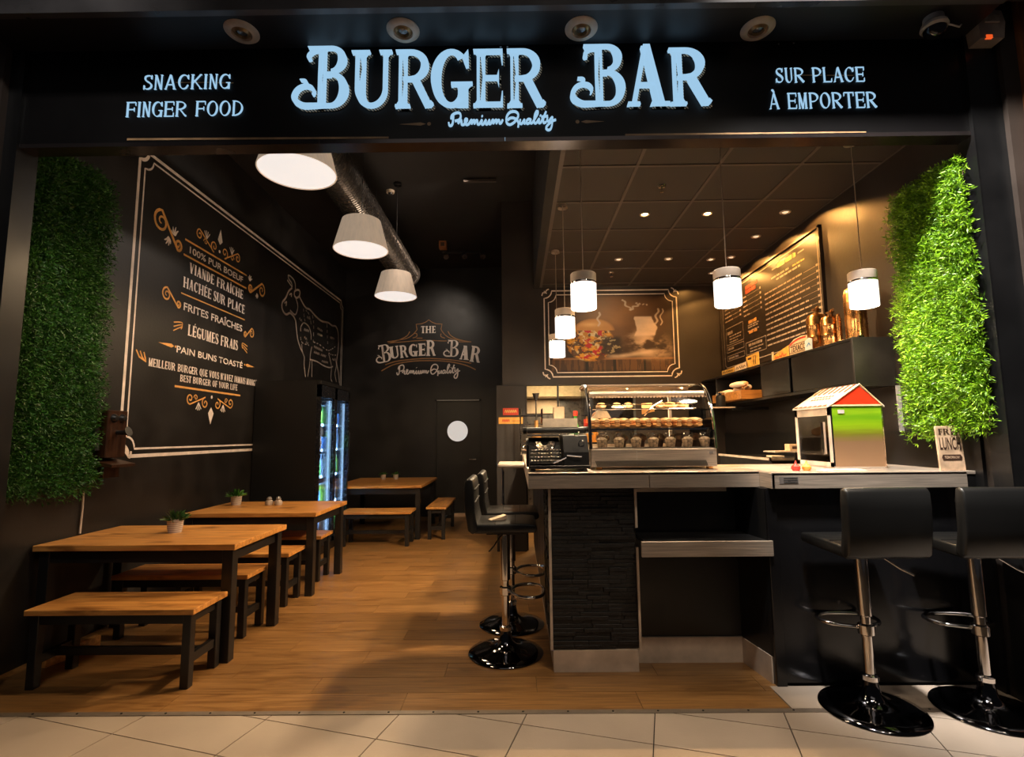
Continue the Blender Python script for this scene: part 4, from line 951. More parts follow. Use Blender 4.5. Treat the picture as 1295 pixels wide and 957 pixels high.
for x in (-.12, .12): obj('clip', box(B(), x-.01, x+.01, -.01, .01, -.02, 0), BLACKMETAL, t)
# ================================================================ BAR COUNTER
ct = thing('bar_counter', 'long steel topped bar counter with black stone block and black panels', 'counter', (0, 3.25, 0))
cy = 3.25
def cb(name, x0, x1, y0, y1, z0, z1, m, bev=0, parent=ct): return obj(name, box(B(), x0, x1, y0-cy, y1-cy, z0, z1, bev), m, parent)
cb('worktop', .07, 1.49, 3.25, 4.02, 1.19, 1.21, STEEL, .003)
cb('worktop', 1.492, 2.69, 3.10, 3.95, 1.19, 1.21, STEEL, .003)
cb('worktop', .07, .82, 4.02, 6.62, 1.19, 1.21, STEEL, .003)
ap = cb('apron', .07, .812, 3.25, 3.27, 1.112, 1.205, STEEL, .002); cb('apron', .816, 1.49, 3.25, 3.27, 1.112, 1.205, STEEL, .002)
cb('apron', 1.492, 2.63, 3.10, 3.12, 1.116, 1.205, STEEL, .002); cb('apron', 2.632, 2.69, 3.105, 3.12, 1.116, 1.205, LAMINATE)
cb('apron', 1.488, 1.51, 3.10, 3.25, 1.116, 1.205, STEEL, .002); cb('apron', .07, .09, 3.27, 6.62, 1.112, 1.205, STEELD)
cb('label_plate', 1.535, 1.645, 3.098, 3.101, 1.145, 1.185, mat('faded_plate', (.16, .14, .13), .5))
for k in range(3): cb('label_line', 1.56, 1.64, 3.0965, 3.0985, 1.150+k*.012, 1.155+k*.012, mat('faded_plate_ink', (.03, .03, .03), .6))
cb('steel_rail', .74, 1.35, 3.42, 3.45, 1.07, 1.105, STEELD, .002)
cb('block_core', .21, .745, 3.375, 4.0, .13, 1.10, GROUT); cb('side_panel', .20, .74, 4.0, 6.6, .13, 1.10, LAMINATE)
cb('worktop_support', .09, 1.49, 3.40, 3.9, 1.10, 1.19, LAMINATE); cb('worktop_support', 1.51, 2.69, 3.17, 3.9, 1.10, 1.19, LAMINATE)
cb('kick_plate', .225, .735, 3.352, 3.375, 0, .128, STEELD); cb('kick_plate', .215, .225, 3.352, 6.6, 0, .128, STEELD)
cb('corner_trim', .196, .212, 3.345, 3.36, .13, 1.10, STEELD); cb('corner_trim', .738, .752, 3.335, 3.352, .13, .74, STEELD); cb('corner_trim', .738, .752, 3.335, 3.352, .86, 1.10, STEELD)
# stacked black ledger stones, each a piece
g = random.Random(4); z = .132; rows = 40; hh = (1.10-.132)/rows
for r in range(rows):
    x = .212; 
    while x < .737:
        l = min(g.uniform(.09, .26), .738-x)
        if .738-x-l < .05: l = .738-x
        d = g.uniform(.0, .016)
        obj('stone', box(B(), x+.0008, x+l-.0008, 3.352+d-cy, 3.38-cy, z+.0008, z+hh-.0008, .0015), STONE, ct)
        x += l
    z += hh
bm = B(); z = .132
for r in range(rows):
    y = 3.36
    while y < 4.0:
        l = g.uniform(.1, .3); d = g.uniform(0, .014); box(bm, .197+d, .215, y-cy, min(y+l, 4.0)-.002-cy, z, z+hh-.001); y += l
    z += hh
o = obj('side_stones', bm, STONE, ct); o['kind'] = 'stuff'
# recess with low steel ledge
cb('recess_panel', .75, 1.44, 3.49, 3.51, .14, 1.10, LAMINATE)
cb('kick_plate', .75, 1.425, 3.475, 3.49, 0, .155, STEELD)
o = obj('kick_plate', extr(B(), [(1.42, 3.475-cy), (1.466, 3.19-cy), (1.475, 3.19-cy), (1.43, 3.49-cy)], 2, 0, .152), STEELD, ct)
obj('recess_cheek', extr(B(), [(1.425, 3.49-cy), (1.47, 3.19-cy), (1.48, 3.15-cy), (1.50, 3.49-cy)], 2, .152, 1.11), LAMINATE, ct)
cb('low_ledge', .725, 1.492, 3.13, 3.146, .727, .815, STEEL, .002); cb('low_ledge_top', .752, 1.474, 3.146, 3.49, .79, .812, LAMINATE)
cb('post', 1.475, 1.535, 3.15, 3.5, .0, 1.115, GLOSSBLACK, .003)
cb('front_panel', 1.537, 2.69, 3.165, 3.19, .015, 1.115, GLOSSBLACK, .002); cb('plinth', 1.537, 2.69, 3.18, 3.5, 0, .1, BLACKMETAL)
# drop shelf at the left end of the counter
t = thing('side_shelf', 'small steel shelf on a thin chrome leg at counter\'s left end', 'shelf', (-.05, 4.7, 0))
obj('shelf_top', box(B(), -.115, .119, -.22, .22, 1.165, 1.20, .012, 2), STEEL, t)
obj('leg', cone(B(), (-.075, 0, 0), (-.075, 0, 1.165), .011, seg=12), CHROME, t)

# ---------------------------------------------------------------- bar stools
def bar_stool(label, loc, rz):
    """seat faces +y at rz=0"""
    t = thing('bar_stool', label, 'stool', loc, rz, 'black leather bar stools')
    obj('base', lathe(B(), [(0, .0), (.245, 0), (.25, .006), (.246, .012), (.20, .024), (.13, .038), (.075, .055), (.045, .085), (.036, .13), (.033, .15), (0, .15)], seg=56), mat('dark_chrome', (.10, .10, .11), .07, metal=1, noise=.02), t, True)
    obj('collar', lathe(B(), [(.030, .145), (.040, .15), (.041, .172), (.032, .18), (.030, .18)], seg=28), CHROME, t, True)
    obj('lower_column', cone(B(), (0, 0, .17), (0, 0, .50), .025, seg=28), CHROME, t, True)
    obj('upper_column', lathe(B(), [(.027, .47), (.033, .475), (.033, .77), (.05, .785), (.05, .80)], seg=28), CHROME, t, True)
    P = [(.0, .034), (.06, .05), (.12, .08), (.155, .14), (.15, .20), (.10, .245), (0, .26)]
    ring = [(a, b, .40) for a, b in P]+[(-a, b, .40) for a, b in P[::-1][1:-1]]
    obj('footrest', tube(B(), [(*[q*1 for q in p[:2]], p[2]) for p in [(x, y, z) for x, y, z in smooth_pts(ring+[ring[0]], 4)[:-1]]], .011, 10, True), CHROME, t, True)
    obj('footrest_clamp', lathe(B(), [(.034, .375), (.040, .38), (.040, .425), (.034, .43)], seg=24), CHROME, t, True)
    obj('height_lever', tube(B(), [(.03, 0, .785), (.10, -.03, .775), (.16, -.07, .725), (.205, -.10, .70)], .005, 8), CHROME, t, True)
    obj('seat_plate', box(B(), -.12, .12, -.12, .12, .79, .806), BLACKMETAL, t)
    def cushion(poly, x0, x1, bev):
        bm = extr(B(), poly, 0, x0, x1)
        bmesh.ops.bevel(bm, geom=[e for e in bm.edges if e.calc_face_angle(0) > .8], offset=bev, segments=3, affect='EDGES', profile=.5); return bm
    seat = [(-.20, .81), (.20, .815), (.215, .835), (.205, .868), (.12, .874), (-.12, .870), (-.2, .870)]
    st_ = obj('seat', cushion(seat, -.205, .205, .012), LEATHER, t, True)
    back = [(-.165, .835), (-.205, .805), (-.235, .83), (-.255, .95), (-.262, 1.06), (-.258, 1.14), (-.235, 1.165), (-.205, 1.155), (-.195, 1.1), (-.19, .95), (-.175, .875)]
    bk_ = obj('backrest', cushion(back, -.21, .21, .012), LEATHER, t, True)
    for k, z in enumerate((.93, 1.01, 1.09)):
        obj('seam', box(B(), -.20, .20, -.197, -.186, z-.002, z+.002), mat('black_stitching', (.004, .004, .004), .6), bk_)
    for y in (-.06, .07):
        obj('seam', box(B(), -.195, .195, y-.002, y+.002, .868, .8755), mat('black_stitching', (.004, .004, .004), .6), st_)
    return t
s0 = bar_stool('black bar stool nearer of the two standing left of the stone block', (-.085, 3.64, 0), -PI/2)
dup(s0, (-.05, 4.17, 0), -PI/2, 'black bar stool half hidden behind another stool at counter\'s left end')
dup(s0, (1.845, 2.90, .001), 0, 'black bar stool seen from behind below the red and green warmer')
dup(s0, (2.43, 2.88, .001), -.06, 'black bar stool at far right, cut by the picture edge')

t = thing('folded_paper', 'folded white paper lying on the nearer left bar stool seat', 'paper', (-.13, 3.60, .8755), .4)
obj('sheet', box(B(), -.06, .03, -.035, .035, 0, .003), CREAM, t); obj('sheet', extr(B(), [(-.06, .003), (.05, .003), (.055, .028), (.048, .030)], 1, -.03, .03), CREAM, t)
# ---------------------------------------------------------------- curved glass display case
CX0, CX1, CYF, CZ = .485, 1.31, 3.44, 1.21
t = thing('display_case', 'curved glass food display case with steel base on the counter', 'display case', (CX0, CYF, CZ))
w = CX1-CX0; D = .52
obj('base', box(B(), .0, w, .005, D, .018, .135, .003), STEEL, t)
for x in (.06, w-.04):
    obj('foot', lathe(B(), [(.02, 0), (.022, .018)], (x, .04, 0), 12), BRONZE, t)
bm = B(); nsl = 84
for k in range(nsl):
    x = .03+k*(w-.10)/nsl
    flat(bm, Fr((0, .0, 0), (1, 0, 0), (0, 0, 1)), [(x+.012, .022), (x+.017, .022), (x+.003, .060), (x-.002, .060)], .0005, .002)
o = obj('vent_slots', bm, mat('dark_slot', (.01, .01, .01), .6), t); o['kind'] = 'stuff'
obj('base_seam', box(B(), .30, .304, .002, .006, .022, .13), WHITEP, t)
obj('base_screen', box(B(), w-.05, w-.025, .002, .006, .10, .115), mat('grey_badge', (.2, .18, .17), .4), t)
prof = [(.0, .135), (.015, .25), (.045, .38), (.09, .47), (.16, .545), (.25, .578), (.34, .585)]
sp = smooth_pts(prof, 4)
bm = B(); a = [bm.verts.new((.012, y, z)) for y, z in sp]; b = [bm.verts.new((w-.012, y, z)) for y, z in sp]
for i in range(len(sp)-1): bm.faces.new((a[i], b[i], b[i+1], a[i+1]))
obj('curved_glass', bm, GLASS, t, True)
side = sp+[(.50, .58), (.50, .135)]
for x in (0, w-.010):
    e = obj('side_frame', tube(B(), [(x+.005, y, z) for y, z in sp+[(.5, .58)]], .008, 8), CHROME, t, True)
    o = obj('side_panel', extr(B(), side, 0, x+.003, x+.007), GLASS if x == 0 else glass('smoked_glass', (.15, .14, .14), .06, .4), t)
    o = obj('black_edge', tube(B(), [(x+(.014 if x > 0 else -.004), y+.004, z) for y, z in sp], .006, 6), BLACKMETAL, t)
obj('back_frame', box(box(box(B(), 0, w, .49, .51, .135, .16), 0, w, .49, .51, .56, .585), w-.16, w-.14, .49, .51, .135, .56), STEELD, t)
obj('top_panel', box(B(), 0, w, .34, .51, .583, .592), STEEL, t)
obj('lamp_tube', cone(B(), (.02, .14, .505), (w-.02, .14, .505), .020, seg=18), STEEL, t, True)
for k in range(36): 
    if k == 0: bm = B()
    box(bm, .04+k*.022, .048+k*.022, .118, .13, .48, .49)
o = obj('lamp_grille', bm, STEELD, t); o['kind'] = 'stuff'
lamp('case_lamp', 'AREA', ((CX0+CX1)/2, CYF+.15, CZ+.478), 2.6, (1, .78, .5), w-.1, ((CX0+CX1)/2, CYF+.2, CZ), sizey=.03)
obj('case_floor', box(B(), .01, w-.01, .02, .49, .136, .142), mat('case_floor', (.30, .26, .22), .3, metal=.5), t)
obj('middle_shelf', box(B(), .015, w-.015, .07, .48, .262, .268), glass('shelf_glass', (.8, .8, .75), .15, .5), t)
obj('shelf_edge', box(B(), .015, w-.015, .066, .07, .258, .270), CHROME, t)
obj('upper_shelf', box(B(), .04, w-.07, .15, .44, .402, .408), glass('shelf_glass2', (.8, .8, .75), .15, .5), t)
obj('upper_rail', tube(B(), [(.05, .15, .41), (.05, .15, .435), (w-.10, .15, .435), (w-.08, .15, .41)], .004, 6), CHROME, t)
obj('upper_rail', tube(B(), [(.04, .148, .404), (w-.07, .148, .404)], .005, 6), CHROME, t)
# food in the case
BREAD = mat('golden_crust', (.62, .30, .10), .5, noise=.35, nscale=30, bump=.3, bscale=60)
BREAD2 = mat('pale_crust', (.70, .43, .20), .55, noise=.3, nscale=30)
FILL = mat('sandwich_filling', (.50, .20, .06), .5, noise=.6, nscale=60)
PAPER = mat('wrapping_paper', (.75, .62, .48), .6, noise=.15, nscale=20, bump=.4, bscale=30)
g = random.Random(11)
ordn = ['first', 'second', 'third', 'fourth', 'fifth', 'sixth', 'seventh', 'eighth', 'ninth', 'tenth', 'eleventh', 'twelfth']
def loaf_bm(L, r, wav=0):
    bm = B(); n = 10; pts = [(0, L*i/n, 0) for i in range(n+1)]
    tube(bm, pts, [r*max(.12, math.sin(PI*(.06+.88*i/n))**.45) for i in range(n+1)], 12); return bm
s0 = None
for k in range(11):
    lab = '%s filled baguette from the left on the middle shelf of the display case' % ordn[k]
    loc = (CX0+.06+k*.070, CYF+.10, CZ+.268)
    if s0 is None:
        s0 = t2 = thing('filled_baguette', lab, 'sandwich', loc, 0, 'filled baguettes on the middle shelf')
        o = obj('bottom_bread', loaf_bm(.28, .036), BREAD, t2, True, (0, 0, .026)); o.scale = (1.05, 1, .6)
        o = obj('filling', loaf_bm(.275, .034), FILL, t2, True, (0, .002, .042)); o.scale = (1.1, 1, .32)
        o = obj('top_bread', loaf_bm(.28, .036), BREAD2, t2, True, (0, 0, .056)); o.scale = (1, 1, .6)
    else: dup(s0, loc, g.uniform(-.12, .12), lab)
t2 = thing('wrapped_sandwich', 'white paper wrapped roll lying at the left of the case shelf', 'sandwich', (CX0+.11, CYF+.24, CZ+.345))
o = obj('roll', loaf_bm(.16, .03), BREAD, t2, True, (-.02, -.02, .02)); o = obj('paper', extr(B(), [(-.06, 0), (.07, .0), (.04, .05), (-.02, .055)], 1, -.03, .09), PAPER, t2)
s0 = None
for k in range(7):
    lab = '%s clear cup of dessert from the left on the bottom of the display case' % ordn[k]
    loc = (CX0+.09+k*.115, CYF+.09, CZ+.142)
    if s0 is None:
        s0 = t2 = thing('dessert_cup', lab, 'cup', loc, 0, 'dessert cups in the display case')
        obj('cup', lathe(B(), [(.028, 0), (.040, .085), (.043, .088)], seg=20), GLASS, t2, True)
        obj('dessert', lathe(B(), [(0, .002), (.027, .002), (.037, .055), (.02, .068), (0, .072)], seg=18), mat('cream_dessert', (.46, .32, .20), .5, noise=.7, nscale=60), t2, True)
        obj('lid', lathe(B(), [(.043, .086), (.038, .10), (.0, .108)], seg=20), GLASS, t2, True)
    else: dup(s0, loc, 0, lab)
s0 = None
for k in range(6):
    lab = '%s dark bottle lying at the back of the display case bottom, from the left' % ordn[k]
    loc = (CX0+.12+k*.13, CYF+.24, CZ+.142)
    if s0 is None:
        s0 = t2 = thing('muffin', lab.replace('dark bottle lying', 'brown muffin standing'), 'muffin', loc, 0, 'muffins at the back of the display case')
        obj('paper_case', lathe(B(), [(0, 0), (.028, 0), (.038, .045)], seg=18), mat('brown_paper_case', (.16, .08, .04), .6), t2, True)
        obj('crown', lathe(B(), [(.038, .043), (.050, .055), (.045, .078), (.02, .092), (0, .094)], seg=18), mat('brown_cake', (.36, .19, .09), .7, noise=.4, nscale=50), t2, True)
    else: dup(s0, loc, 0, lab.replace('dark bottle lying', 'brown muffin standing'))
s0 = None
for k, x in enumerate((.12, .21, .30, .52, .62, .70)):
    lab = '%s golden pastry from the left on the upper shelf of the display case' % ordn[k]
    if s0 is None:
        s0 = t2 = thing('pastry', lab, 'pastry', (CX0+x, CYF+.18, CZ+.408), 0, 'pastries on the upper shelf')
        o = obj('crust', loaf_bm(.20, .034), BREAD2, t2, True, (0, 0, .02)); o.scale = (1, 1, .6)
        o = obj('glaze', loaf_bm(.16, .026), BREAD, t2, True, (0, .02, .036)); o.scale = (1, 1, .5)
    else: dup(s0, (CX0+x, CYF+.18, CZ+.408), g.uniform(-.3, .3), lab)
t2 = thing('serving_tongs', 'steel tongs and orange card leaning in the middle of the case', 'tongs', (CX0+.40, CYF+.14, CZ+.268))
for s in (-1, 1): obj('arm', tube(B(), [(0, .02, .09), (.05, .03*s+.02, .15), (.12, .02*s+.02, .19)], .004, 6), CHROME, t2)
obj('card', extr(B(), [(-.01, .10), (.08, .12), (.06, .18), (-.01, .175)], 1, .05, .053), mat('orange_card', (.62, .30, .10), .5), t2)

# ---------------------------------------------------------------- vintage typewriter
t = thing('vintage_typewriter', 'old black typewriter with round keys standing left of the display case', 'typewriter', (.272, 3.42, 1.21))
TW = mat('black_enamel', (.006, .006, .007), .5, spec=.2)
prof = [(-.10, .03), (.30, .03), (.30, .20), (.22, .215), (.12, .16), (.03, .085), (-.10, .055)]
obj('body', extr(B(), [(y, z) for y, z in prof], 0, -.19, .02), TW, t)
obj('side_cover', extr(B(), [(-.08, .02), (.30, .02), (.30, .235), (-.0, .225), (-.06, .12)], 0, .03, .19), TW, t)
obj('side_cover', extr(B(), [(.10, .02), (.30, .02), (.30, .21), (.14, .19)], 0, -.205, -.19), TW, t)
for x in (-.17, .16):
    for y in (-.07, .27): obj('foot', lathe(B(), [(.018, 0), (.014, .03)], (x, y, 0), 12), BLACKMETAL, t)
g = random.Random(2); kr = mat('key_ring', (.50, .44, .38), .25, metal=.8); kt = mat('key_top', (.02, .02, .02), .2)
for r in range(4):
    for k in range(10):
        x = -.18+k*.0205+r*.004; y = -.085+r*.033; z = .066+r*.021
        kk = obj('key', lathe(B(), [(.0, .008), (.0068, .008), (.0078, .006), (.0078, .002), (0, .002)], (x, y, z), 10), kr, t)
obj('key_levers', box(B(), -.185, .018, -.09, .02, .058, .064), BLACKMETAL, t)
obj('space_bar', box(B(), -.15, -.01, -.118, -.106, .05, .058, .002), kt, t)
obj('front_bar', box(B(), -.19, .19, -.125, -.11, .02, .04, .003), BLACKMETAL, t)
for k in range(21):
    a = PI+PI*k/20
    if k == 0: bm = B()
    cone(bm, (-.085+.026*math.cos(a), .075, .185+.026*math.sin(a)*.9), (-.085+.062*math.cos(a), .035, .185+.062*math.sin(a)*.9), .0018, seg=5)
o = obj('type_bars', bm, kr, t); o['kind'] = 'stuff'
obj('type_basket', tube(B(), [(-.085+.066*math.cos(PI+PI*k/12), .03, .185+.066*math.sin(PI+PI*k/12)*.9) for k in range(13)], .004, 6), CHROME, t, True)
obj('platen', cone(B(), (-.20, .17, .262), (.20, .17, .262), .022, seg=24), mat('black_rubber', (.012, .012, .012), .5), t, True)
for x in (-.215, .205): obj('platen_knob', cone(B(), (x-.012, .17, .262), (x+.012, .17, .262), .024, seg=18), TW, t)
obj('carriage', box(B(), -.20, .20, .14, .25, .222, .238, .003), kr, t)
obj('paper_rest', box(B(), -.12, .14, .20, .206, .25, .30), mat('pale_metal_rest', (.5, .42, .34), .35, metal=.5), t)
obj('paper_sheet', box(B(), -.09, .15, .183, .186, .27, .345), PAPER, t)
obj('return_lever', tube(B(), [(.16, .13, .24), (.21, .08, .245), (.235, .05, .235)], [.004, .005, .007], 8), CHROME, t, True)
obj('return_lever', tube(B(), [(-.19, .10, .17), (-.22, .05, .165), (-.235, .03, .15)], [.004, .005, .007], 8), CHROME, t, True)
for c, r in (((.145, -.02, .175), .018), ((.115, -.04, .235), .016)):
    obj('spool_ring', tube(B(), [(c[0]+r*math.cos(PI*k/7), c[1]-.02, c[2]+r*math.sin(PI*k/7)) for k in range(14)], .0035, 6, True), CHROME, t, True)
obj('side_lever', tube(B(), [(.05, -.075, .10), (.10, -.09, .095), (.14, -.09, .092)], .005, 8), CHROME, t, True)
obj('front_lever', tube(B(), [(-.04, -.12, .055), (.0, -.115, .07), (.04, -.11, .088)], .005, 8), CHROME, t, True)

# ---------------------------------------------------------------- house-shaped warmer
hx, hy, hz = 2.02, 3.36, 1.21
t = thing('snack_warmer', 'house-shaped glass snack warmer with striped roof and red gable', 'food warmer', (hx, hy, hz))
w, d, h = .325, .42, .40
SIDE = bpy.data.materials.new('green_fading_steel'); SIDE.use_nodes = True
nt = SIDE.node_tree; N = nt.nodes; L = nt.links; b_ = N['Principled BSDF']; tc = N.new('ShaderNodeTexCoord'); sx = N.new('ShaderNodeSeparateXYZ'); L.new(tc.outputs['Object'], sx.inputs[0])
nz = N.new('ShaderNodeTexNoise'); nz.inputs['Scale'].default_value = 3; mp = N.new('ShaderNodeMapping'); mp.inputs['Scale'].default_value = (1, 1, 16); L.new(tc.outputs['Object'], mp.inputs[0]); L.new(mp.outputs[0], nz.inputs['Vector'])
ad = N.new('ShaderNodeMath'); ad.operation = 'MULTIPLY_ADD'; ad.inputs[1].default_value = .05; L.new(nz.outputs[0], ad.inputs[0]); L.new(sx.outputs[2], ad.inputs[2])
cr = N.new('ShaderNodeValToRGB'); e = cr.color_ramp.elements; e[0].position = .0; e[0].color = (.34, .20, .11, 1); e[1].position = .43; e[1].color = (.07, .30, .01, 1)
for pz, cc in ((.20, (.26, .15, .08)), (.245, (.20, .20, .02)), (.30, (.30, .52, .01)), (.35, (.17, .42, .01)), (.39, (.32, .56, .015))):
    q = cr.color_ramp.elements.new(pz); q.color = (*cc, 1)
L.new(ad.outputs[0], cr.inputs[0]); L.new(cr.outputs[0], b_.inputs['Base Color']); b_.inputs['Roughness'].default_value = .32; b_.inputs['Metallic'].default_value = .25
obj('front_panel', box(B(), 0, w, 0, .008, .012, h, .001), SIDE, t)
obj('bottom_tray', box(B(), -.005, w+.005, -.003, d, 0, .012, .002), STEEL, t)
obj('green_side', box(B(), w-.008, w, .008, d, .012, h), SIDE, t)
for x in (0, w): obj('corner_strip', box(B(), x-.004, x+.004, -.003, .003, .012, h), CHROME, t)
obj('gable', extr(B(), [(0, h+.006), (w, h+.006), (w*.60, h+.135)], 1, -.002, .01), mat('red_gable', (.72, .035, .01), .35, emit=(1, .05, .01), es=.12), t)
obj('gable_edge', tube(B(), [(-.004, -.006, h+.004), (w*.6, -.006, h+.14), (w+.004, -.006, h+.004)], .004, 6), mat('pale_yellow_edge', (.8, .62, .35), .4), t); obj('gable_edge', box(B(), 0, w, -.006, .002, h-.002, h+.008), mat('pale_yellow_edge', (.8, .62, .35), .4), t)
rf = extr(B(), [(-.02, h+.0), (w*.60, h+.14), (w*.60, h+.128), (-.02, h-.010)], 1, -.004, d)
obj('striped_roof', rf, mat('white_roof', (.62, .54, .46), .4), t)
rs = B(); ux = Vector((w*.6+.02, 0, .14)); 
def RF(a, b, lift=.003): return Vector((-.02, b, h))+ux*a+Vector((-.14, 0, .22)).normalized()*lift
for k in range(7):
    b0 = .02+k*.058; vs = [rs.verts.new(RF(a, q)) for a, q in ((.62, b0), (.66, b0+.027), (1.0, b0+.027), (1.0, b0))]; rs.faces.new(vs)
    vs = [rs.verts.new(RF(a, q)) for a, q in ((.0, b0-.015), (.0, b0+.035), (.07, b0+.028), (.07, b0-.008))]; rs.faces.new(vs)
for k in range(7):
    b0 = .09+k*.034
    for a0 in (.34, .46):
        vs = [rs.verts.new(RF(a, q)) for a, q in ((a0, b0), (a0, b0+.022-.006*(k % 2)), (a0+.07, b0+.022), (a0+.07, b0))]; rs.faces.new(vs)
obj('roof_print', rs, mat('brown_red_print', (.10, .02, .008), .5), t)
rf = extr(B(), [(w+.02, h+.0), (w*.60, h+.14), (w*.60, h+.128), (w+.02, h-.010)], 1, -.004, d); obj('rear_roof', rf, mat('white_roof', (.62, .54, .46), .4), t)
lf = obj('glass_door', box(B(), -.003, .0, .03, d-.03, .04, h-.05), glass('warmer_glass', (.5, .5, .5), .03, .2), t)
obj('door_frame', box(box(box(box(B(), -.006, .008, 0, .03, .012, h), -.006, .008, d-.03, d, .012, h), -.006, .008, .0, d, h-.06, h), -.006, .008, 0, d, .012, .04), STEELD, t)
for y in (.045, .062): obj('door_handle', box(B(), -.03, -.012, y, y+.010, .09, .30, .002), CHROME, t)
obj('back_panel', box(B(), 0, w, d-.008, d, .012, h), STEELD, t)
obj('inner_shelf', box(B(), .01, w-.01, .02, d-.02, .20, .205), STEELD, t)
lamp('warmer_light', 'POINT', (hx+w/2, hy+d/2, hz+h-.05), .6, SOFT, .02)
t2 = thing('bread_roll_tray', 'pastry rolls seen behind the glass door of the house-shaped warmer', 'tray', (hx+.15, hy+.2, hz+.205))
obj('tray', box(B(), -.11, .11, -.12, .12, 0, .008), STEELD, t2); o = obj('roll', loaf_bm(.2, .04), BREAD, t2, True, (-.02, -.1, .03)); o.rotation_euler = (0, 0, .5)
g_ = obj('warmer_badge', box(B(), .045, .085, -.005, -.001, .352, .375), WHITEP, t)
# squeeze bottles and tray
for nm, x, m, lab in (('sauce_bottle', 1.70, REDP, 'small round red sauce bottle left of the house-shaped warmer'), ('sauce_bottle', 1.765, YELP, 'small round yellow sauce bottle left of the house-shaped warmer')):
    t = thing(nm, lab, 'bottle', (x, 3.22, 1.21), 0, 'squeeze bottles')
    obj('bottle_body', lathe(B(), [(0, 0), (.018, 0), (.026, .014), (.026, .026), (.014, .038)], seg=18), m, t, True); obj('nozzle', lathe(B(), [(.014, .037), (.007, .044), (.003, .062), (0, .062)], seg=12), m, t, True)
t = thing('folded_cloth', 'white folded cloth on the counter in front of sauce bottles', 'cloth', (1.96, 3.17, 1.21), .1)
obj('cloth_layer', box(B(), -.15, .12, -.035, .04, 0, .006, .002), PAPER, t); obj('cloth_layer', box(B(), -.13, .10, -.03, .03, .006, .012, .002), PAPER, t)

# FREE LUNCH sign
t = thing('lunch_sign', 'small worn cream board reading FREE LUNCH at the counter\'s right end', 'sign', (2.575, 3.125, 1.21)); t.rotation_euler = (-.05, 0, .0)
obj('board', box(B(), -.075, .075, 0, .012, .0, .262, .002), mat('worn_cream_board', (.62, .42, .27), .6, noise=.4, nscale=12), t)
SF = Fr((0, 0, 0), (1, 0, 0), (0, 0, 1)); dk = mat('dark_brown_ink', (.05, .022, .012), .6)
bm = B(); serif_text(bm, SF, 'FREE', -.062, .062, .213, .034, Pen(.26, .09, .09, .07), .08, .0015); merge(bm, sans_text(SF, 'LUNCH', -.062, .062, .125, .072, .0015, .02))
flat(bm, SF, [(-.052, .062), (.052, .062), (.060, .078), (.052, .094), (-.052, .094), (-.060, .078)], .0015); obj('lettering', bm, dk, t)
obj('lettering', sans_text(SF, 'TOMORROW', -.044, .044, .071, .015, .003, .02), mat('worn_cream_ink', (.62, .42, .27), .6), t)

# ---------------------------------------------------------------- right wall: menu board
t = thing('menu_board', 'black wall menu board with white price lines above the shelf', 'menu board', (XR, 5.55, 2.2))
RF2 = Fr((0, 6.66-5.55, -2.2), (0, -1, 0), (0, 0, 1))     # u = 6.66 - y
def U(y): return 6.66-y
obj('board', box(B(), -.012, 0, 4.43-5.55, 6.67-5.55, .015, 1.045), mat('menu_black', (.020, .015, .012), .38, noise=.2, nscale=3), t)
bm = B()
for y0, y1, z0, z1 in ((4.42, 6.68, 1.04, 1.062), (4.42, 6.68, .0, .02), (4.42, 4.445, 0, 1.06), (6.655, 6.68, 0, 1.06)): box(bm, -.03, 0, y0-5.55, y1-5.55, z0, z1)
obj('frame', bm, mat('dark_frame', (.03, .022, .018), .4), t)
MBF = Fr((-.012, 6.66-5.55, -2.2), (0, -1, 0), (0, 0, 1))
bm = B(); notched(.05, 2.18, 2.265, 3.20, .03, .009, bm, MBF, .0015)
rr = random.Random(5)
def words(y0, y1, z, h, gap=.014, sz=(.05, .11), leader=None):
    x = U(y0); e = U(y1)
    while x < e-.02:
        l = min(rr.uniform(*sz), e-x); q = x
        while q < x+l-.004:    # tiny letter-like strokes
            c = rr.uniform(.010, .018); flat(bm, MBF, [(q, z), (min(q+c, x+l), z), (min(q+c, x+l), z+h*rr.uniform(.8, 1.1)), (q, z+h)]); q += c+.0028
        x += l+gap
def rule(y0, y1, z, w=.004): draw(bm, MBF, [(U(y0), z), (U(y1), z)], w, False, .0015)
ends = [4.73, 4.76, 4.76, 4.62, 4.77, 4.66, 4.62, 4.7, 4.55, 4.6, 4.63]
for k in range(11):
    z = 2.913-.0555*k; words(5.483, ends[k], z, .016); rule(ends[k]-.01, 4.53, z+.006, .003)
    flat(bm, MBF, [(U(4.52), z), (U(4.49), z), (U(4.49), z+.02), (U(4.52), z+.02)]); flat(bm, MBF, [(U(4.475), z+.0), (U(4.45), z+.0), (U(4.45), z+.014), (U(4.475), z+.014)])
words(5.32, 4.955, 3.038, .018); words(5.217, 4.77, 3.0, .018); rule(5.296, 5.19, 3.135, .012); rule(4.795, 4.69, 3.135, .012)
for k in range(5):
    z = 3.015-.055*k; words(6.01, 5.9-.04*(k == 4), z, .016); rule(5.89, 5.60, z+.006, .003); flat(bm, MBF, [(U(5.59), z), (U(5.56), z), (U(5.56), z+.022), (U(5.59), z+.022)])
for k in range(4):
    z = 2.99-.05*k; words(6.545, 6.4-.03*k, z, .014); rule(6.38-.03*k, 6.13, z+.006, .003); flat(bm, MBF, [(U(6.12), z), (U(6.08), z), (U(6.08), z+.02), (U(6.12), z+.02)])
def rect(y0, y1, z0, z1, w=.006):
    for a, b in (((y0, z0), (y1, z0)), ((y0, z1), (y1, z1)), ((y0, z0), (y0, z1)), ((y1, z0), (y1, z1))): draw(bm, MBF, [(U(a[0]), a[1]), (U(b[0]), b[1])], w, False, .0015)
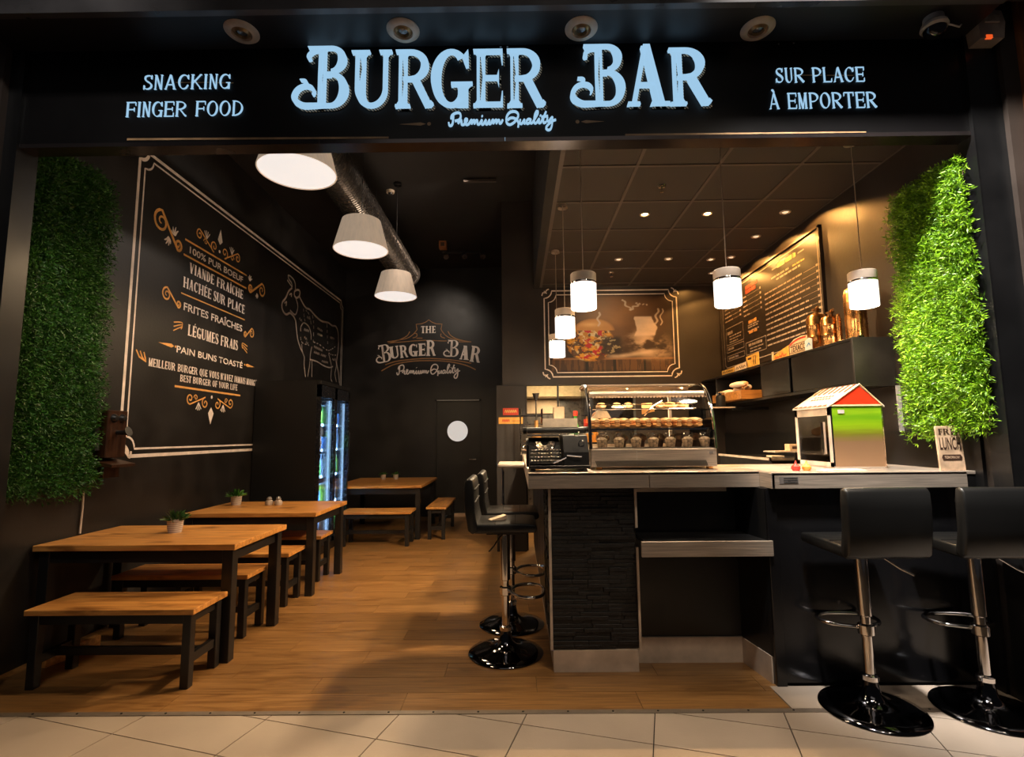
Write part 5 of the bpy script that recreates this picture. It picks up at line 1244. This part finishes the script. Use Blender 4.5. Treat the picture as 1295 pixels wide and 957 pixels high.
rect(6.54, 6.05, 2.545, 2.755); rect(6.54, 6.05, 2.45, 2.52); rect(6.54, 6.05, 2.345, 2.405); rect(6.0, 5.515, 2.34, 2.482)
for y0, y1, z, h in ((6.50, 6.35, 2.67, .04), (6.45, 6.1, 2.635, .014), (6.45, 6.12, 2.60, .014), (6.45, 6.2, 2.565, .014), (6.50, 6.30, 2.475, .028), (6.50, 6.20, 2.362, .024), (5.93, 5.6, 2.43, .03), (5.9, 5.58, 2.395, .014), (5.9, 5.62, 2.36, .014), (5.92, 5.66, 2.665, .014), (5.92, 5.68, 2.64, .014), (5.93, 5.66, 2.60, .014)):
    words(y0, y1, z, h)
obj('price_lines', bm, mat('menu_white_print', (.46, .37, .30), .6), t)
bm = B(); words(5.18, 4.83, 3.118, .045, .02, (.08, .14)); words(5.90, 5.70, 2.69, .035); words(5.90, 5.70, 2.575, .03); words(4.90, 4.69, 3.038, .014)
obj('orange_heading', bm, PAINTO, t)
bm = B(); words(5.93, 5.64, 3.10, .04, .012, (.1, .15)); words(5.93, 5.68, 3.05, .04, .012, (.1, .15)); obj('red_heading', bm, mat('red_print', (.65, .05, .02), .5), t)

# open black wall shelf, seen from its end
t = thing('wall_shelf_unit', 'long open black shelf unit on the right wall below menu board', 'shelf', (XR, 5.2, 1.765))
def wb(name, x0, x1, y0, y1, z0, z1, m): return obj(name, box(B(), x0-XR, x1-XR, y0-5.2, y1-5.2, z0-1.765, z1-1.765, .002), m, t)
END = mat('grey_black_end_panel', (.042, .038, .036), .38, metal=.3, noise=.3, nscale=5)
wb('top_board', 2.41, 2.698, 3.70, 6.74, 2.095, 2.118, LAMINATE); wb('bottom_board', 2.41, 2.698, 3.70, 6.74, 1.765, 1.79, LAMINATE); wb('back_board', 2.68, 2.698, 3.70, 6.74, 1.79, 2.095, LAMINATE)
wb('door', 2.412, 2.426, 3.705, 4.525, 1.792, 2.093, LAMINATE); wb('door', 2.412, 2.426, 4.575, 5.108, 1.792, 2.093, LAMINATE)
wb('end_panel', 2.405, 2.698, 3.68, 3.70, 1.763, 2.118, END)
for y in (4.55, 5.12, 6.3): wb('divider', 2.43, 2.68, y-.012, y+.012, 1.79, 2.095, mat('divider_grey', (.03, .028, .027), .4))
for x in (2.46, 2.63):
    for z in (1.785, 2.10): obj('screw', lathe(B(), [(.008, 0), (.006, .004), (0, .005)], seg=8), CHROME, t); o = t.children[-1]
bm = None
# copper canisters on top of the shelf
def canister(label, y, x, h, r, pipe=False):
    t = thing('copper_canister', label, 'canister', (x, y, 2.118), 0, 'copper canisters on the black shelf')
    obj('cylinder', lathe(B(), [(0, 0), (r, 0), (r*1.04, .012), (r, .025), (r, h*.36), (r*1.03, h*.375), (r, h*.39), (r, h*.66), (r*1.03, h*.675), (r, h*.69), (r, h*.84), (r*.85, h*.93), (r*.35, h*.985), (0, h)], seg=32), BRONZE, t, True)
    obj('neck', lathe(B(), [(r*.3, h*.97), (r*.3, h*1.06), (r*.42, h*1.07), (r*.42, h*1.10), (0, h*1.10)], seg=20), mat('dark_brass', (.30, .17, .07), .3, metal=.9), t, True)
    obj('tap', tube(B(), [(0, 0, h*1.07), (-.03, -.06, h*1.08), (-.05, -.12, h*1.07)], .009, 8), BRONZE, t, True)
    obj('handle', tube(B(), [(0, r*.9, h*.4), (0, r*1.35, h*.5), (0, r*1.35, h*.75), (0, r*.9, h*.82)], .006, 8), BRONZE, t, True)
canister('tall copper canister at the far left of the group on black shelf', 4.36, 2.56, .335, .078)
canister('shorter copper canister in the middle of the group on black shelf', 4.10, 2.52, .255, .074)
canister('tallest copper canister, right of the group, behind the hanging lamp', 3.84, 2.55, .42, .072)
for y, lab in ((3.97, 'thin upright copper tube between the middle and right canisters'), (3.73, 'thin upright copper tube at the right end of the black shelf')):
    t = thing('copper_tube', lab, 'tube', (2.50, y, 2.118), 0, 'thin copper tubes')
    obj('tube_body', lathe(B(), [(0, 0), (.017, 0), (.017, .21), (.010, .235), (0, .24)], seg=16), BRONZE, t, True); obj('foot_ring', lathe(B(), [(.019, 0), (.024, .006), (.019, .02)], seg=16), CHROME, t, True)

def wall_sign(name, label, y0, y1, z0, poly, m, x=2.44):
    t = thing(name, label, 'sign', (x, (y0+y1)/2, z0), 0)
    bm = B(); f = Fr((0, 0, 0), (0, -1, 0), (0, 0, 1)); flat(bm, f, poly, 0, .006)
    bm.faces.new([bm.verts.new(f.P(p, 0)) for p in poly][::-1]); obj('plate', bm, m, t); return t, f
sc = mat('old_cream_sign', (.62, .45, .28), .5, noise=.25, nscale=25); yc = mat('old_yellow_sign', (.60, .32, .06), .5, noise=.3, nscale=25)
RI = mat('red_ink', (.55, .04, .02), .5)
t, f = wall_sign('vintage_sign', 'arched cream TEXACO sign beside the copper canisters', 4.31, 4.57, 2.118, [(-.145, 0), (.145, 0), (.145, .135), (.06, .145), (-.06, .135), (-.145, .10)], sc)
obj('lettering', sans_text(f, 'TEXACO', -.125, .125, .028, .052, .0075, .03), dk, t)
bm = B(); draw(bm, f, [(-.135, .095), (0, .125), (.13, .125)], .014, True, .0075); obj('red_stripe', bm, RI, t)
bm = B()
for a, b in (((-.14, .018), (.14, .018)), ((-.14, .088), (.14, .088)), ((-.14, .018), (-.14, .088)), ((.14, .018), (.14, .088))): draw(bm, f, [a, b], .005, False, .0075)
obj('border', bm, dk, t)
t, f = wall_sign('vintage_sign', 'slanting yellow sign with red script left of the TEXACO sign', 4.60, 4.87, 2.118, [(-.14, 0), (.14, 0), (.14, .10), (.0, .075), (-.14, .045)], yc)
bm = B(); draw(bm, f, [(-.11, .012), (-.09, .035), (-.08, .012), (-.055, .030), (-.045, .014), (-.01, .035), (.0, .015), (.03, .045), (.05, .02), (.10, .03)], .009, True, .0075); obj('red_script', bm, RI, t)
o = obj('edge_strip', box(B(), -.01, .0, .14, .165, 0, .085), sc, t)
t, f = wall_sign('vintage_sign', 'small pale blue card sign against the left copper canister', 4.38, 4.46, 2.118, [(-.05, 0), (.05, 0), (.055, .085), (.01, .10), (-.05, .08)], mat('pale_blue_card', (.50, .58, .62), .5), 2.40); t.location.y = 4.25; t.location.x = 2.42
bm = B(); draw(bm, f, [(-.02, .03), (.01, .055), (.03, .035)], .01, True, .0075); obj('blue_mark', bm, mat('blue_ink', (.05, .2, .5), .5), t)
t, f = wall_sign('vintage_sign', 'long low yellow sign at the far end of the black shelf', 6.0, 6.4, 2.118, [(-.17, 0), (.17, 0), (.17, .055), (-.17, .05)], yc); t.location.y = 5.92; t.location.x = 2.43
bm = B(); draw(bm, f, [(-.14+.022*k, .018+.018*(k % 2)) for k in range(14)], .008, True, .0075); obj('dark_script', bm, dk, t)
t, f = wall_sign('vintage_sign', 'cream card sign in the middle of the far shelf signs', 5.7, 6.0, 2.118, [(-.16, 0), (.16, 0), (.16, .075), (-.16, .06)], sc, 2.43); t.location.y = 5.57
bm = B(); draw(bm, f, [(-.12+.03*k, .02+.02*(k % 2)) for k in range(9)], .008, True, .0075); obj('dark_script', bm, dk, t)
t, f = wall_sign('vintage_sign', 'taller yellow card sign at the right of the far shelf signs', 5.35, 5.6, 2.118, [(-.14, 0), (.14, 0), (.14, .13), (-.14, .12)], yc, 2.43); t.location.y = 5.29
bm = B(); draw(bm, f, [(-.1, .09), (-.02, .09)], .02, False, .0075); draw(bm, f, [(.03, .02), (.03, .11)], .012, False, .0075); draw(bm, f, [(.07, .02), (.07, .11)], .012, False, .0075); obj('brown_marks', bm, dk, t)

# bread basket on the shelf
t = thing('bread_basket', 'wooden basket piled with paper-wrapped bread at far end of shelf', 'basket', (2.42, 5.68, 1.79))
obj('tray', box(box(box(box(box(B(), -.12, .12, -.38, .38, 0, .012), -.13, -.118, -.38, .38, 0, .09), .118, .13, -.38, .38, 0, .09), -.13, .13, -.39, -.378, 0, .09), -.13, .13, .378, .39, 0, .09), TABLEW, t)
g = random.Random(8)
for k in range(12):
    o = obj('bread', loaf_bm(.20, .032), [PAPER, BREAD2, PAPER, BREAD][k % 4], t, True, (-.08+.05*(k % 3), -.36+.045*k, .045+.010*(11-k)+.02*(k % 2)))
    o.rotation_euler = (g.uniform(-.05, .12), 0, g.uniform(-.35, .35))
# small ledge with tins behind the case
t = thing('back_ledge', 'narrow metal ledge behind the display case with jars on it', 'shelf', (2.1, 5.6, 1.71))
obj('ledge_board', box(B(), -.24, .22, -.08, .08, 0, .012), STEELD, t); obj('bracket', box(B(), -.02, .0, -.06, .06, -.06, 0), BLACKMETAL, t); obj('bracket', box(B(), .22, .60, -.02, .02, -.02, .01), BLACKMETAL, t)
t = thing('paper_cup_stack', 'cream paper packets standing on the ledge behind the case', 'packet', (1.98, 5.6, 1.722)); obj('packet', box(B(), -.09, -.01, -.04, .04, 0, .15, .004), PAPER, t); obj('packet', box(B(), .0, .06, -.03, .04, 0, .11, .004), sc, t)
t = thing('dark_jar', 'small dark jar with steel lid on the ledge behind the case', 'jar', (2.20, 5.6, 1.722)); obj('glass', lathe(B(), [(0, 0), (.05, 0), (.05, .11), (.035, .13)], seg=18), TW, t, True); obj('lid', lathe(B(), [(.042, .128), (.042, .155), (0, .158)], seg=18), CHROME, t, True)

# back counter along the right wall
t = thing('back_counter', 'dark steel-topped back counter running along the right wall', 'counter', (2.4, 5.3, 0))
obj('cupboard', box(B(), -.25, .27, -1.2, 1.35, .08, .93), LAMINATE, t); obj('plinth', box(B(), -.2, .27, -1.2, 1.35, 0, .08), BLACKMETAL, t); obj('worktop', box(B(), -.28, .27, -1.22, 1.37, .93, .96, .003), STEEL, t)
t = thing('hot_plate', 'low black grill unit with steel rim on the back counter', 'grill', (2.38, 5.0, .96))
obj('body', box(B(), -.24, .24, -.55, .55, 0, .26, .01), BLACKMETAL, t); obj('steel_rim', box(box(B(), -.25, -.235, -.56, .56, .25, .27), -.25, .25, -.56, -.545, .25, .27), STEELD, t)
o = obj('napkin', box(B(), -.06, .06, -.2, -.1, .26, .275, .003), PAPER, t)
t = thing('glass_shelf', 'thin dark shelf with small items left of the snack warmer', 'shelf', (2.30, 4.3, 1.285))
obj('board', box(B(), -.24, .22, -.1, .1, 0, .010), STEELD, t); obj('bracket', box(B(), .2, .38, -.02, .02, -.02, .01), BLACKMETAL, t); obj('upright', box(B(), .0, .02, .05, .07, -.325, 0), BLACKMETAL, t)
t = thing('napkin_box', 'small cream box with dark label on thin shelf by the warmer', 'box', (2.27, 4.28, 1.295)); obj('box_body', box(B(), -.07, .07, -.04, .04, 0, .055, .003), sc, t); obj('label', box(B(), -.05, .05, -.042, -.04, .015, .038), dk, t)
t = thing('oval_sign', 'rounded tan stand-up sign with red mark beside snack warmer', 'sign', (2.40, 4.30, 1.295)); obj('plate', extr(B(), [(-.07, 0), (.07, 0), (.07, .10)]+[(.07*math.cos(a*PI/8), .12+.07*math.sin(a*PI/8)) for a in range(1, 8)]+[(-.07, .10)], 1, -.006, .006), mat('tan_sign', (.50, .27, .10), .5), t)
obj('red_mark', box(B(), -.02, .04, -.009, -.006, .07, .11), RI, t)

# ---------------------------------------------------------------- kitchen pendants
def kp(label, x, y, pw_=165):
    z = 2.25
    t = thing('glass_pendant_lamp', label, 'pendant lamp', (x, y, z), 0, 'small cylindrical glass pendant lamps')
    obj('glass_shade', lathe(B(), [(0, .001), (.080, 0), (.083, .006), (.083, .165)], seg=40), GLOW, t, True)
    obj('metal_cap', lathe(B(), [(0, .235), (.078, .235), (.083, .23), (.083, .178), (.080, .172)], seg=40), mat('taupe_cap', (.52, .42, .34), .45, noise=.1), t, True)
    obj('chrome_band', lathe(B(), [(.084, .162), (.087, .165), (.087, .172), (.084, .176)], seg=40), CHROME, t, True)
    obj('cord', cone(B(), (0, 0, .235), (0, 0, 3.396-z), .0035, seg=8), mat('pale_cord', (.35, .28, .23), .5), t)
    obj('ceiling_rose', lathe(B(), [(.045, 3.37-z), (.04, 3.396-z)], seg=20), mat('taupe_cap', (.3, .235, .19), .45), t)
    lamp('pendant_light', 'POINT', (x, y, z-.05), 9, (1, .78, .55), .07)
    lamp('pendant_downlight', 'SPOT', (x, y, z-.03), pw_, (1, .76, .48), .05, (x, y, 0), 150, .4)
    return t
kp('glass pendant lamp nearest above the left end of the counter', .445, 3.30, 14)
kp('glass pendant lamp in the middle of the left row of three', .415, 4.27)
kp('glass pendant lamp farthest in the left row, against the burger picture', .435, 5.37)
kp('glass pendant lamp hanging in front of the menu board\'s left end', 1.362, 3.26, 12)
kp('glass pendant lamp at right, in front of the tallest copper canister', 2.275, 3.33, 12)

# ceiling spots in the kitchen
s0 = None
for x, y, lab, on in ((1.17, 4.48, 'lit halogen spot in kitchen ceiling, left of the two starry ones', 1), (1.73, 4.48, 'lit halogen spot in kitchen ceiling, right of the two starry ones', 1),
    (1.17, 5.68, 'dim ceiling spot above the left half of the burger picture', 0), (1.73, 5.68, 'dim ceiling spot above the right half of the burger picture', 0), (2.22, 5.72, 'dim ceiling spot left of the wall washer row', 0),
    (2.42, 4.47, 'nearest wall washer spot above the menu board', 0), (2.42, 5.04, 'second nearest wall washer spot above the menu board', 0), (2.42, 5.65, 'third wall washer spot above the menu board', 0), (2.42, 6.22, 'farthest wall washer spot above the menu board', 0)):
    t = thing('ceiling_spotlight', lab, 'ceiling light', (x, y, 3.402), 0, 'kitchen ceiling spots')
    obj('ring', lathe(B(), [(.030, -.002), (.036, -.010), (.045, -.008), (.048, 0)], seg=24), mat('spot_ring', (.45, .36, .28), .3, metal=.5), t, True)
    obj('bulb', lathe(B(), [(0, -.006), (.022, -.006), (.028, -.001)], seg=20), mat('bright_halogen', (1, .9, .7), .4, emit=(1, .62, .25), es=30) if on else mat('dim_halogen', (.9, .8, .6), .4, emit=(1, .72, .45), es=1.0), t)
for x, y, lab in ((1.175, 3.95, 'chrome sprinkler head in the kitchen ceiling nearest the front'), (1.176, 6.17, 'small sprinkler head in the kitchen ceiling above burger picture')):
    t = thing('sprinkler_head', lab, 'sprinkler', (x, y, 3.402), 0, 'ceiling sprinklers')
    obj('plate', lathe(B(), [(0, -.01), (.03, -.008), (.035, 0)], seg=20), CHROME, t, True); obj('nozzle', lathe(B(), [(.008, -.008), (.006, -.045), (.018, -.05), (0, -.052)], seg=12), CHROME, t, True)

# ---------------------------------------------------------------- burger picture: printed panel with painted double border
t = thing('burger_picture', 'framed brown picture of a burger and pale smoke on kitchen wall', 'picture', (1.26, YK, 2.77))
PF = Fr((-1.26, 0, -2.77), (1, 0, 0), (0, 0, 1))
nx_, nz_ = 240, 150; x0, x1, z0, z1 = .44, 2.08, 2.25, 3.29
yy, xx = np.mgrid[0:nz_, 0:nx_]; u_ = (xx+.5)/nx_; v_ = (yy+.5)/nz_
def fbm(sx, sy, seed, oct=4):
    r = np.random.default_rng(seed); out = np.zeros_like(u_); amp = 1; tot = 0
    for k in range(oct):
        gx, gy = int(sx*2**k)+2, int(sy*2**k)+2; G = r.random((gy+1, gx+1)); fx = u_*(gx-1); fy = v_*(gy-1); ix = fx.astype(int); iy = fy.astype(int); tx = fx-ix; ty = fy-iy
        tx = tx*tx*(3-2*tx); ty = ty*ty*(3-2*ty)
        out += amp*((G[iy, ix]*(1-tx)+G[iy, ix+1]*tx)*(1-ty)+(G[iy+1, ix]*(1-tx)+G[iy+1, ix+1]*tx)*ty); tot += amp; amp *= .55
    return out/tot
def blend(img, col, a): return img*(1-a[..., None])+np.array(col)*a[..., None]
ss = lambda a, b, x: np.clip((x-a)/(b-a), 0, 1)**2*(3-2*np.clip((x-a)/(b-a), 0, 1))
img = np.zeros(u_.shape+(3,))+np.array([.028, .015, .009])
img = blend(img, (.30, .13, .03), np.exp(-(((u_-.55)/.28)**2+((v_-.72)/.30)**2))*.9*(.6+.6*fbm(5, 5, 1)))
img = blend(img, (.12, .055, .02), (v_ < .17)*(.35+.65*(fbm(60, 3, 2) > .5))*((np.floor(u_*4.4) % 1 == 0)))
for c in (.30, .52, .76): img = blend(img, (.01, .007, .005), (v_ < .165)*(np.abs(u_-c) < .012))
img = blend(img, (.42, .2, .07), (np.abs(v_-.175) < .012)*(u_ > .03)*.5)
bx_, by_ = .335, .37; e1 = ((u_-bx_)/.20)**2+((v_-by_)/.24)**2
f1 = fbm(26, 18, 3, 3); f2 = fbm(30, 22, 4, 3); f3 = fbm(18, 14, 6, 3)
img = blend(img, (.16, .07, .02), np.exp(-(((u_-.47)/.09)**2+((v_-.50)/.08)**2))*.9)
body = (1-ss(.80, 1.0, e1+f3*.3-.15))
mess = np.zeros_like(img)+np.array([.50, .20, .02]); mess = blend(mess, (.66, .50, .26), ss(.56, .62, f1)); mess = blend(mess, (.06, .02, .01), ss(.52, .58, f2)*.9); mess = blend(mess, (.50, .015, .02), ss(.63, .66, f3)); mess = blend(mess, (.72, .34, .03), ss(.58, .66, fbm(22, 26, 8, 3)))
img = img*(1-body[..., None])+mess*body[..., None]
patty = ss(0, .04, u_-.40+.08*(f2-.5))*(1-ss(.0, .05, u_-.55))*ss(.0, .04, v_-.20)*(1-ss(.0, .06, v_-.40-.05*f1)); img = blend(img, (.022, .012, .008), patty*.96)
img = blend(img, (.55, .42, .22), patty*ss(.60, .66, f1)*.6)
eb = ((u_-.365)/.165)**2+((v_-.53)/.16)**2
bun = (v_ > .53)*(eb < 1); img = blend(img, (.50, .22, .05), bun*.97); img = blend(img, (.72, .40, .14), bun*np.exp(-(((u_-.33)/.08)**2+((v_-.61)/.03)**2))*.9); img = blend(img, (.20, .08, .02), bun*ss(.7, 1, eb)*.7)
sm = fbm(7, 8, 21, 5); sm2 = fbm(12, 16, 31, 4); sx_ = u_+.07*(fbm(5, 6, 22)-.5)
cl = np.exp(-(((sx_-.80)/.165)**2+((v_-.34+.25*(sx_-.8))/.165)**2)**1.8); img = blend(img, (.66, .45, .28), cl*ss(.34, .58, sm)*(.45+.8*sm2)*.98)
gl = ss(0, .01, sx_-.70+.05*(.7-v_))*(1-ss(0, .015, sx_-.835-.03*(.7-v_)))*ss(0, .04, v_-.44)*(1-ss(0, .015, v_-.70)); img = blend(img, (.74, .54, .37), gl*(.75+.4*sm2))
tr = np.exp(-((v_-.20-.30*np.clip(u_-.55, 0, 1)**1.2)/.024)**2)*ss(.42, .55, u_)*(1-ss(.8, .9, u_)); img = blend(img, (.66, .48, .32), tr*.8*(.5+.8*sm2))
for (a, b, c, d_, w_) in ((.60, .92, .66, .80, .012), (.66, .80, .72, .86, .014), (.71, .88, .79, .86, .010), (.86, .62, .88, .80, .012), (.90, .60, .915, .80, .008), (.40, .60, .405, .76, .012)):
    L2 = (c-a)**2+(d_-b)**2; tt = np.clip(((u_-a)*(c-a)+(v_-b)*(d_-b))/L2, 0, 1); dd = np.hypot(u_-a-tt*(c-a)-.01*np.sin(tt*9), (v_-b-tt*(d_-b))*.63); img = blend(img, (.60, .46, .34), (1-ss(w_*.4, w_, dd))*.75)
edge = ss(0, .05, np.minimum(np.minimum(u_, 1-u_)*1.58, np.minimum(v_, 1-v_))); img = img*(.35+.65*edge[..., None])
V = []; Fc = []
for j in range(nz_+1):
    for i in range(nx_+1): V.append((x0+(x1-x0)*i/nx_-1.26, -.004, z0+(z1-z0)*j/nz_-2.77))
for j in range(nz_):
    for i in range(nx_): a = j*(nx_+1)+i; Fc.append((a, a+1, a+nx_+2, a+nx_+1))
me = bpy.data.meshes.new('print'); me.from_pydata(V, [], Fc)
at = me.color_attributes.new('ink', 'FLOAT_COLOR', 'CORNER'); cols = np.ones((len(Fc), 4, 4), dtype=np.float32); cols[:, :, :3] = img.reshape(-1, 1, 3); at.data.foreach_set('color', cols.ravel())
pm = bpy.data.materials.new('printed_panel'); pm.use_nodes = True; va = pm.node_tree.nodes.new('ShaderNodeVertexColor'); va.layer_name = 'ink'; pb = pm.node_tree.nodes['Principled BSDF']
pm.node_tree.links.new(va.outputs[0], pb.inputs['Base Color']); pb.inputs['Roughness'].default_value = .45; me.materials.append(pm)
link(bpy.data.objects.new('print', me), t)
bm = B(); notched(.385, 2.135, 2.195, 3.345, .10, .016, bm, PF, .006); notched(.44, 2.08, 2.25, 3.29, .10, .012, bm, PF, .006)
for sx_2, cx in ((-1, .42), (1, 2.10)):
    for sz_2, cz in ((-1, 2.23), (1, 3.31)):
        draw(bm, PF, [(cx+sx_2*.065, cz-.03*sz_2), (cx+sx_2*.05, cz+.01*sz_2), (cx+sx_2*.02, cz+.012*sz_2), (cx-sx_2*.0, cz+.045*sz_2), (cx-sx_2*.03, cz+.06*sz_2)], .016, True, .006)
        draw(bm, PF, [(cx, cz), (cx+sx_2*.035, cz+.035*sz_2)], .014, False, .006)
obj('border_lines', bm, PAINTW, t)
lamp('picture_light', 'SPOT', (1.3, 5.2, 3.36), 38, (1, .68, .38), .03, (1.28, 6.75, 2.75), 60, .8)

# small enamel signs on the dark pier
t = thing('enamel_sign', 'small red enamel sign on the dark pier left of the pass', 'sign', (-.072, YK-.07, 1.745)); obj('plate', box(B(), -.10, .10, -.006, 0, -.045, .045, .003), mat('red_enamel', (.55, .05, .025), .35), t)
bm = B(); rr = random.Random(9); f = Fr((0, -.006, 0), (1, 0, 0), (0, 0, 1)); draw(bm, f, [(-.075+.0125*k, (.022 if k % 2 else -.012)) for k in range(13)], .008, True, .001); obj('gold_script', bm, mat('gold_ink', (.75, .5, .15), .4), t)
t = thing('enamel_sign', 'small yellow enamel sign below the red one on pier', 'sign', (-.072, YK-.07, 1.63)); obj('plate', box(B(), -.155, .155, -.006, 0, -.042, .042, .003), mat('yellow_enamel', (.70, .36, .08), .35), t)
bm = B(); draw(bm, f, [(-.11+.012*k, (.015 if k % 2 else -.015)) for k in range(9)], .009, True, .001); obj('red_script', bm, RI, t)
bm = B(); draw(bm, f, [(.01, -.004), (.125, -.004)], .008, False, .001); obj('thin_line', bm, mat('brown_ink', (.35, .12, .05), .5), t)

# ---------------------------------------------------------------- prep kitchen seen through the pass
t = thing('extractor_hood', 'stainless extractor hood above the prep kitchen behind the pass', 'hood', (.62, 8.2, 1.85))
obj('canopy', extr(B(), [(-.5, .22), (.9, .22), (.9, .40), (-.42, .40)], 1, -.1, .5), STEELD, t)
obj('sloping_front', extr(B(), [(-.25, .18), (-.1, .40), (.2, .40), (.2, .18)], 0, -.52, .9), mat('hood_steel', (.55, .44, .30), .35, metal=.6), t)
obj('back_splash', box(B(), -.52, .1, .45, .505, -.05, .18), mat('splash_steel', (.42, .31, .21), .45, metal=.4), t)
t = thing('prep_table', 'stainless prep table deep in the kitchen behind the pass', 'table', (.7, 8.3, 0))
obj('top', box(B(), -.65, 1.1, -.35, .35, .95, 1.0), STEELD, t)
for x in (-.6, 1.05):
    for y in (-.3, .3): obj('leg', box(B(), x-.02, x+.02, y-.02, y+.02, 0, .95), STEELD, t)
t = thing('wire_rack', 'chrome wire rack standing behind the counter\'s left end', 'rack', (.18, 6.35, 1.21))
for x in (-.13, .13):
    for y in (-.1, .1): obj('post', cone(B(), (x, y, 0), (x, y, .55), .008, seg=8), CHROME, t)
for z in (.06, .16, .26, .36, .46):
    bm = B()
    for k in range(9): box(bm, -.13, .13, -.1+k*.025-.002, -.1+k*.025+.002, z, z+.004)
    box(bm, -.13, .13, -.104, -.098, z-.006, z+.008); obj('wire_shelf', bm, CHROME, t)
t = thing('amber_bottle', 'amber bottle with tall black stem standing behind the typewriter', 'bottle', (.175, 4.6, 1.21))
obj('bottle_body', lathe(B(), [(0, 0), (.045, 0), (.048, .02), (.046, .22), (.03, .27), (.018, .30), (.018, .36)], seg=24), mat('amber_copper', (.55, .28, .10), .2, metal=.7), t, True)
obj('stem', cone(B(), (0, 0, .35), (0, 0, .56), .006, seg=10), BLACKMETAL, t); obj('cone_top', cone(B(), (0, 0, .54), (0, 0, .60), .014, .032, 18), BLACKMETAL, t)
t = thing('towel_dispenser', 'beige paper towel dispenser mounted behind the pass opening', 'dispenser', (.545, 6.7, 1.58)); obj('cover', box(B(), -.07, .07, -.08, .06, 0, .22, .015, 3), CREAM, t); obj('tear_slot', box(B(), -.05, .05, -.07, .0, -.02, 0), BLACKMETAL, t)
obj('wall_bracket', box(B(), -.012, .012, .06, .08, .05, .55), BLACKMETAL, t)
t = thing('green_bottle', 'green bottle standing just left of the display case glass', 'bottle', (.50, 4.4, 1.21)); obj('bottle_body', lathe(B(), [(0, 0), (.04, 0), (.042, .2), (.03, .28), (.014, .34), (.014, .40)], seg=20), GRNP, t, True); obj('cap', lathe(B(), [(.018, .39), (.018, .43), (0, .43)], seg=14), REDP, t)
t = thing('dark_bottle', 'tall dark bottle with red and yellow label beside green bottle', 'bottle', (.62, 4.35, 1.21)); obj('bottle_body', lathe(B(), [(0, 0), (.055, 0), (.057, .38), (.04, .50), (.02, .56), (.02, .60)], seg=24), TW, t, True)
obj('red_label', lathe(B(), [(.058, .30), (.0585, .36)], seg=24), REDP, t, True); obj('yellow_label', lathe(B(), [(.058, .17), (.0585, .25)], seg=24), YELP, t, True)
t = thing('steel_box', 'low steel tray on the counter behind the typewriter', 'tray', (.42, 5.2, 1.21)); obj('tray_body', box(B(), -.22, .12, -.15, .15, 0, .12, .01), STEELD, t); obj('rim', box(B(), -.23, .13, -.16, .16, .12, .13), CHROME, t)

# tidy: drop unused datablocks
for me in [m for m in bpy.data.meshes if m.users == 0]: bpy.data.meshes.remove(me)
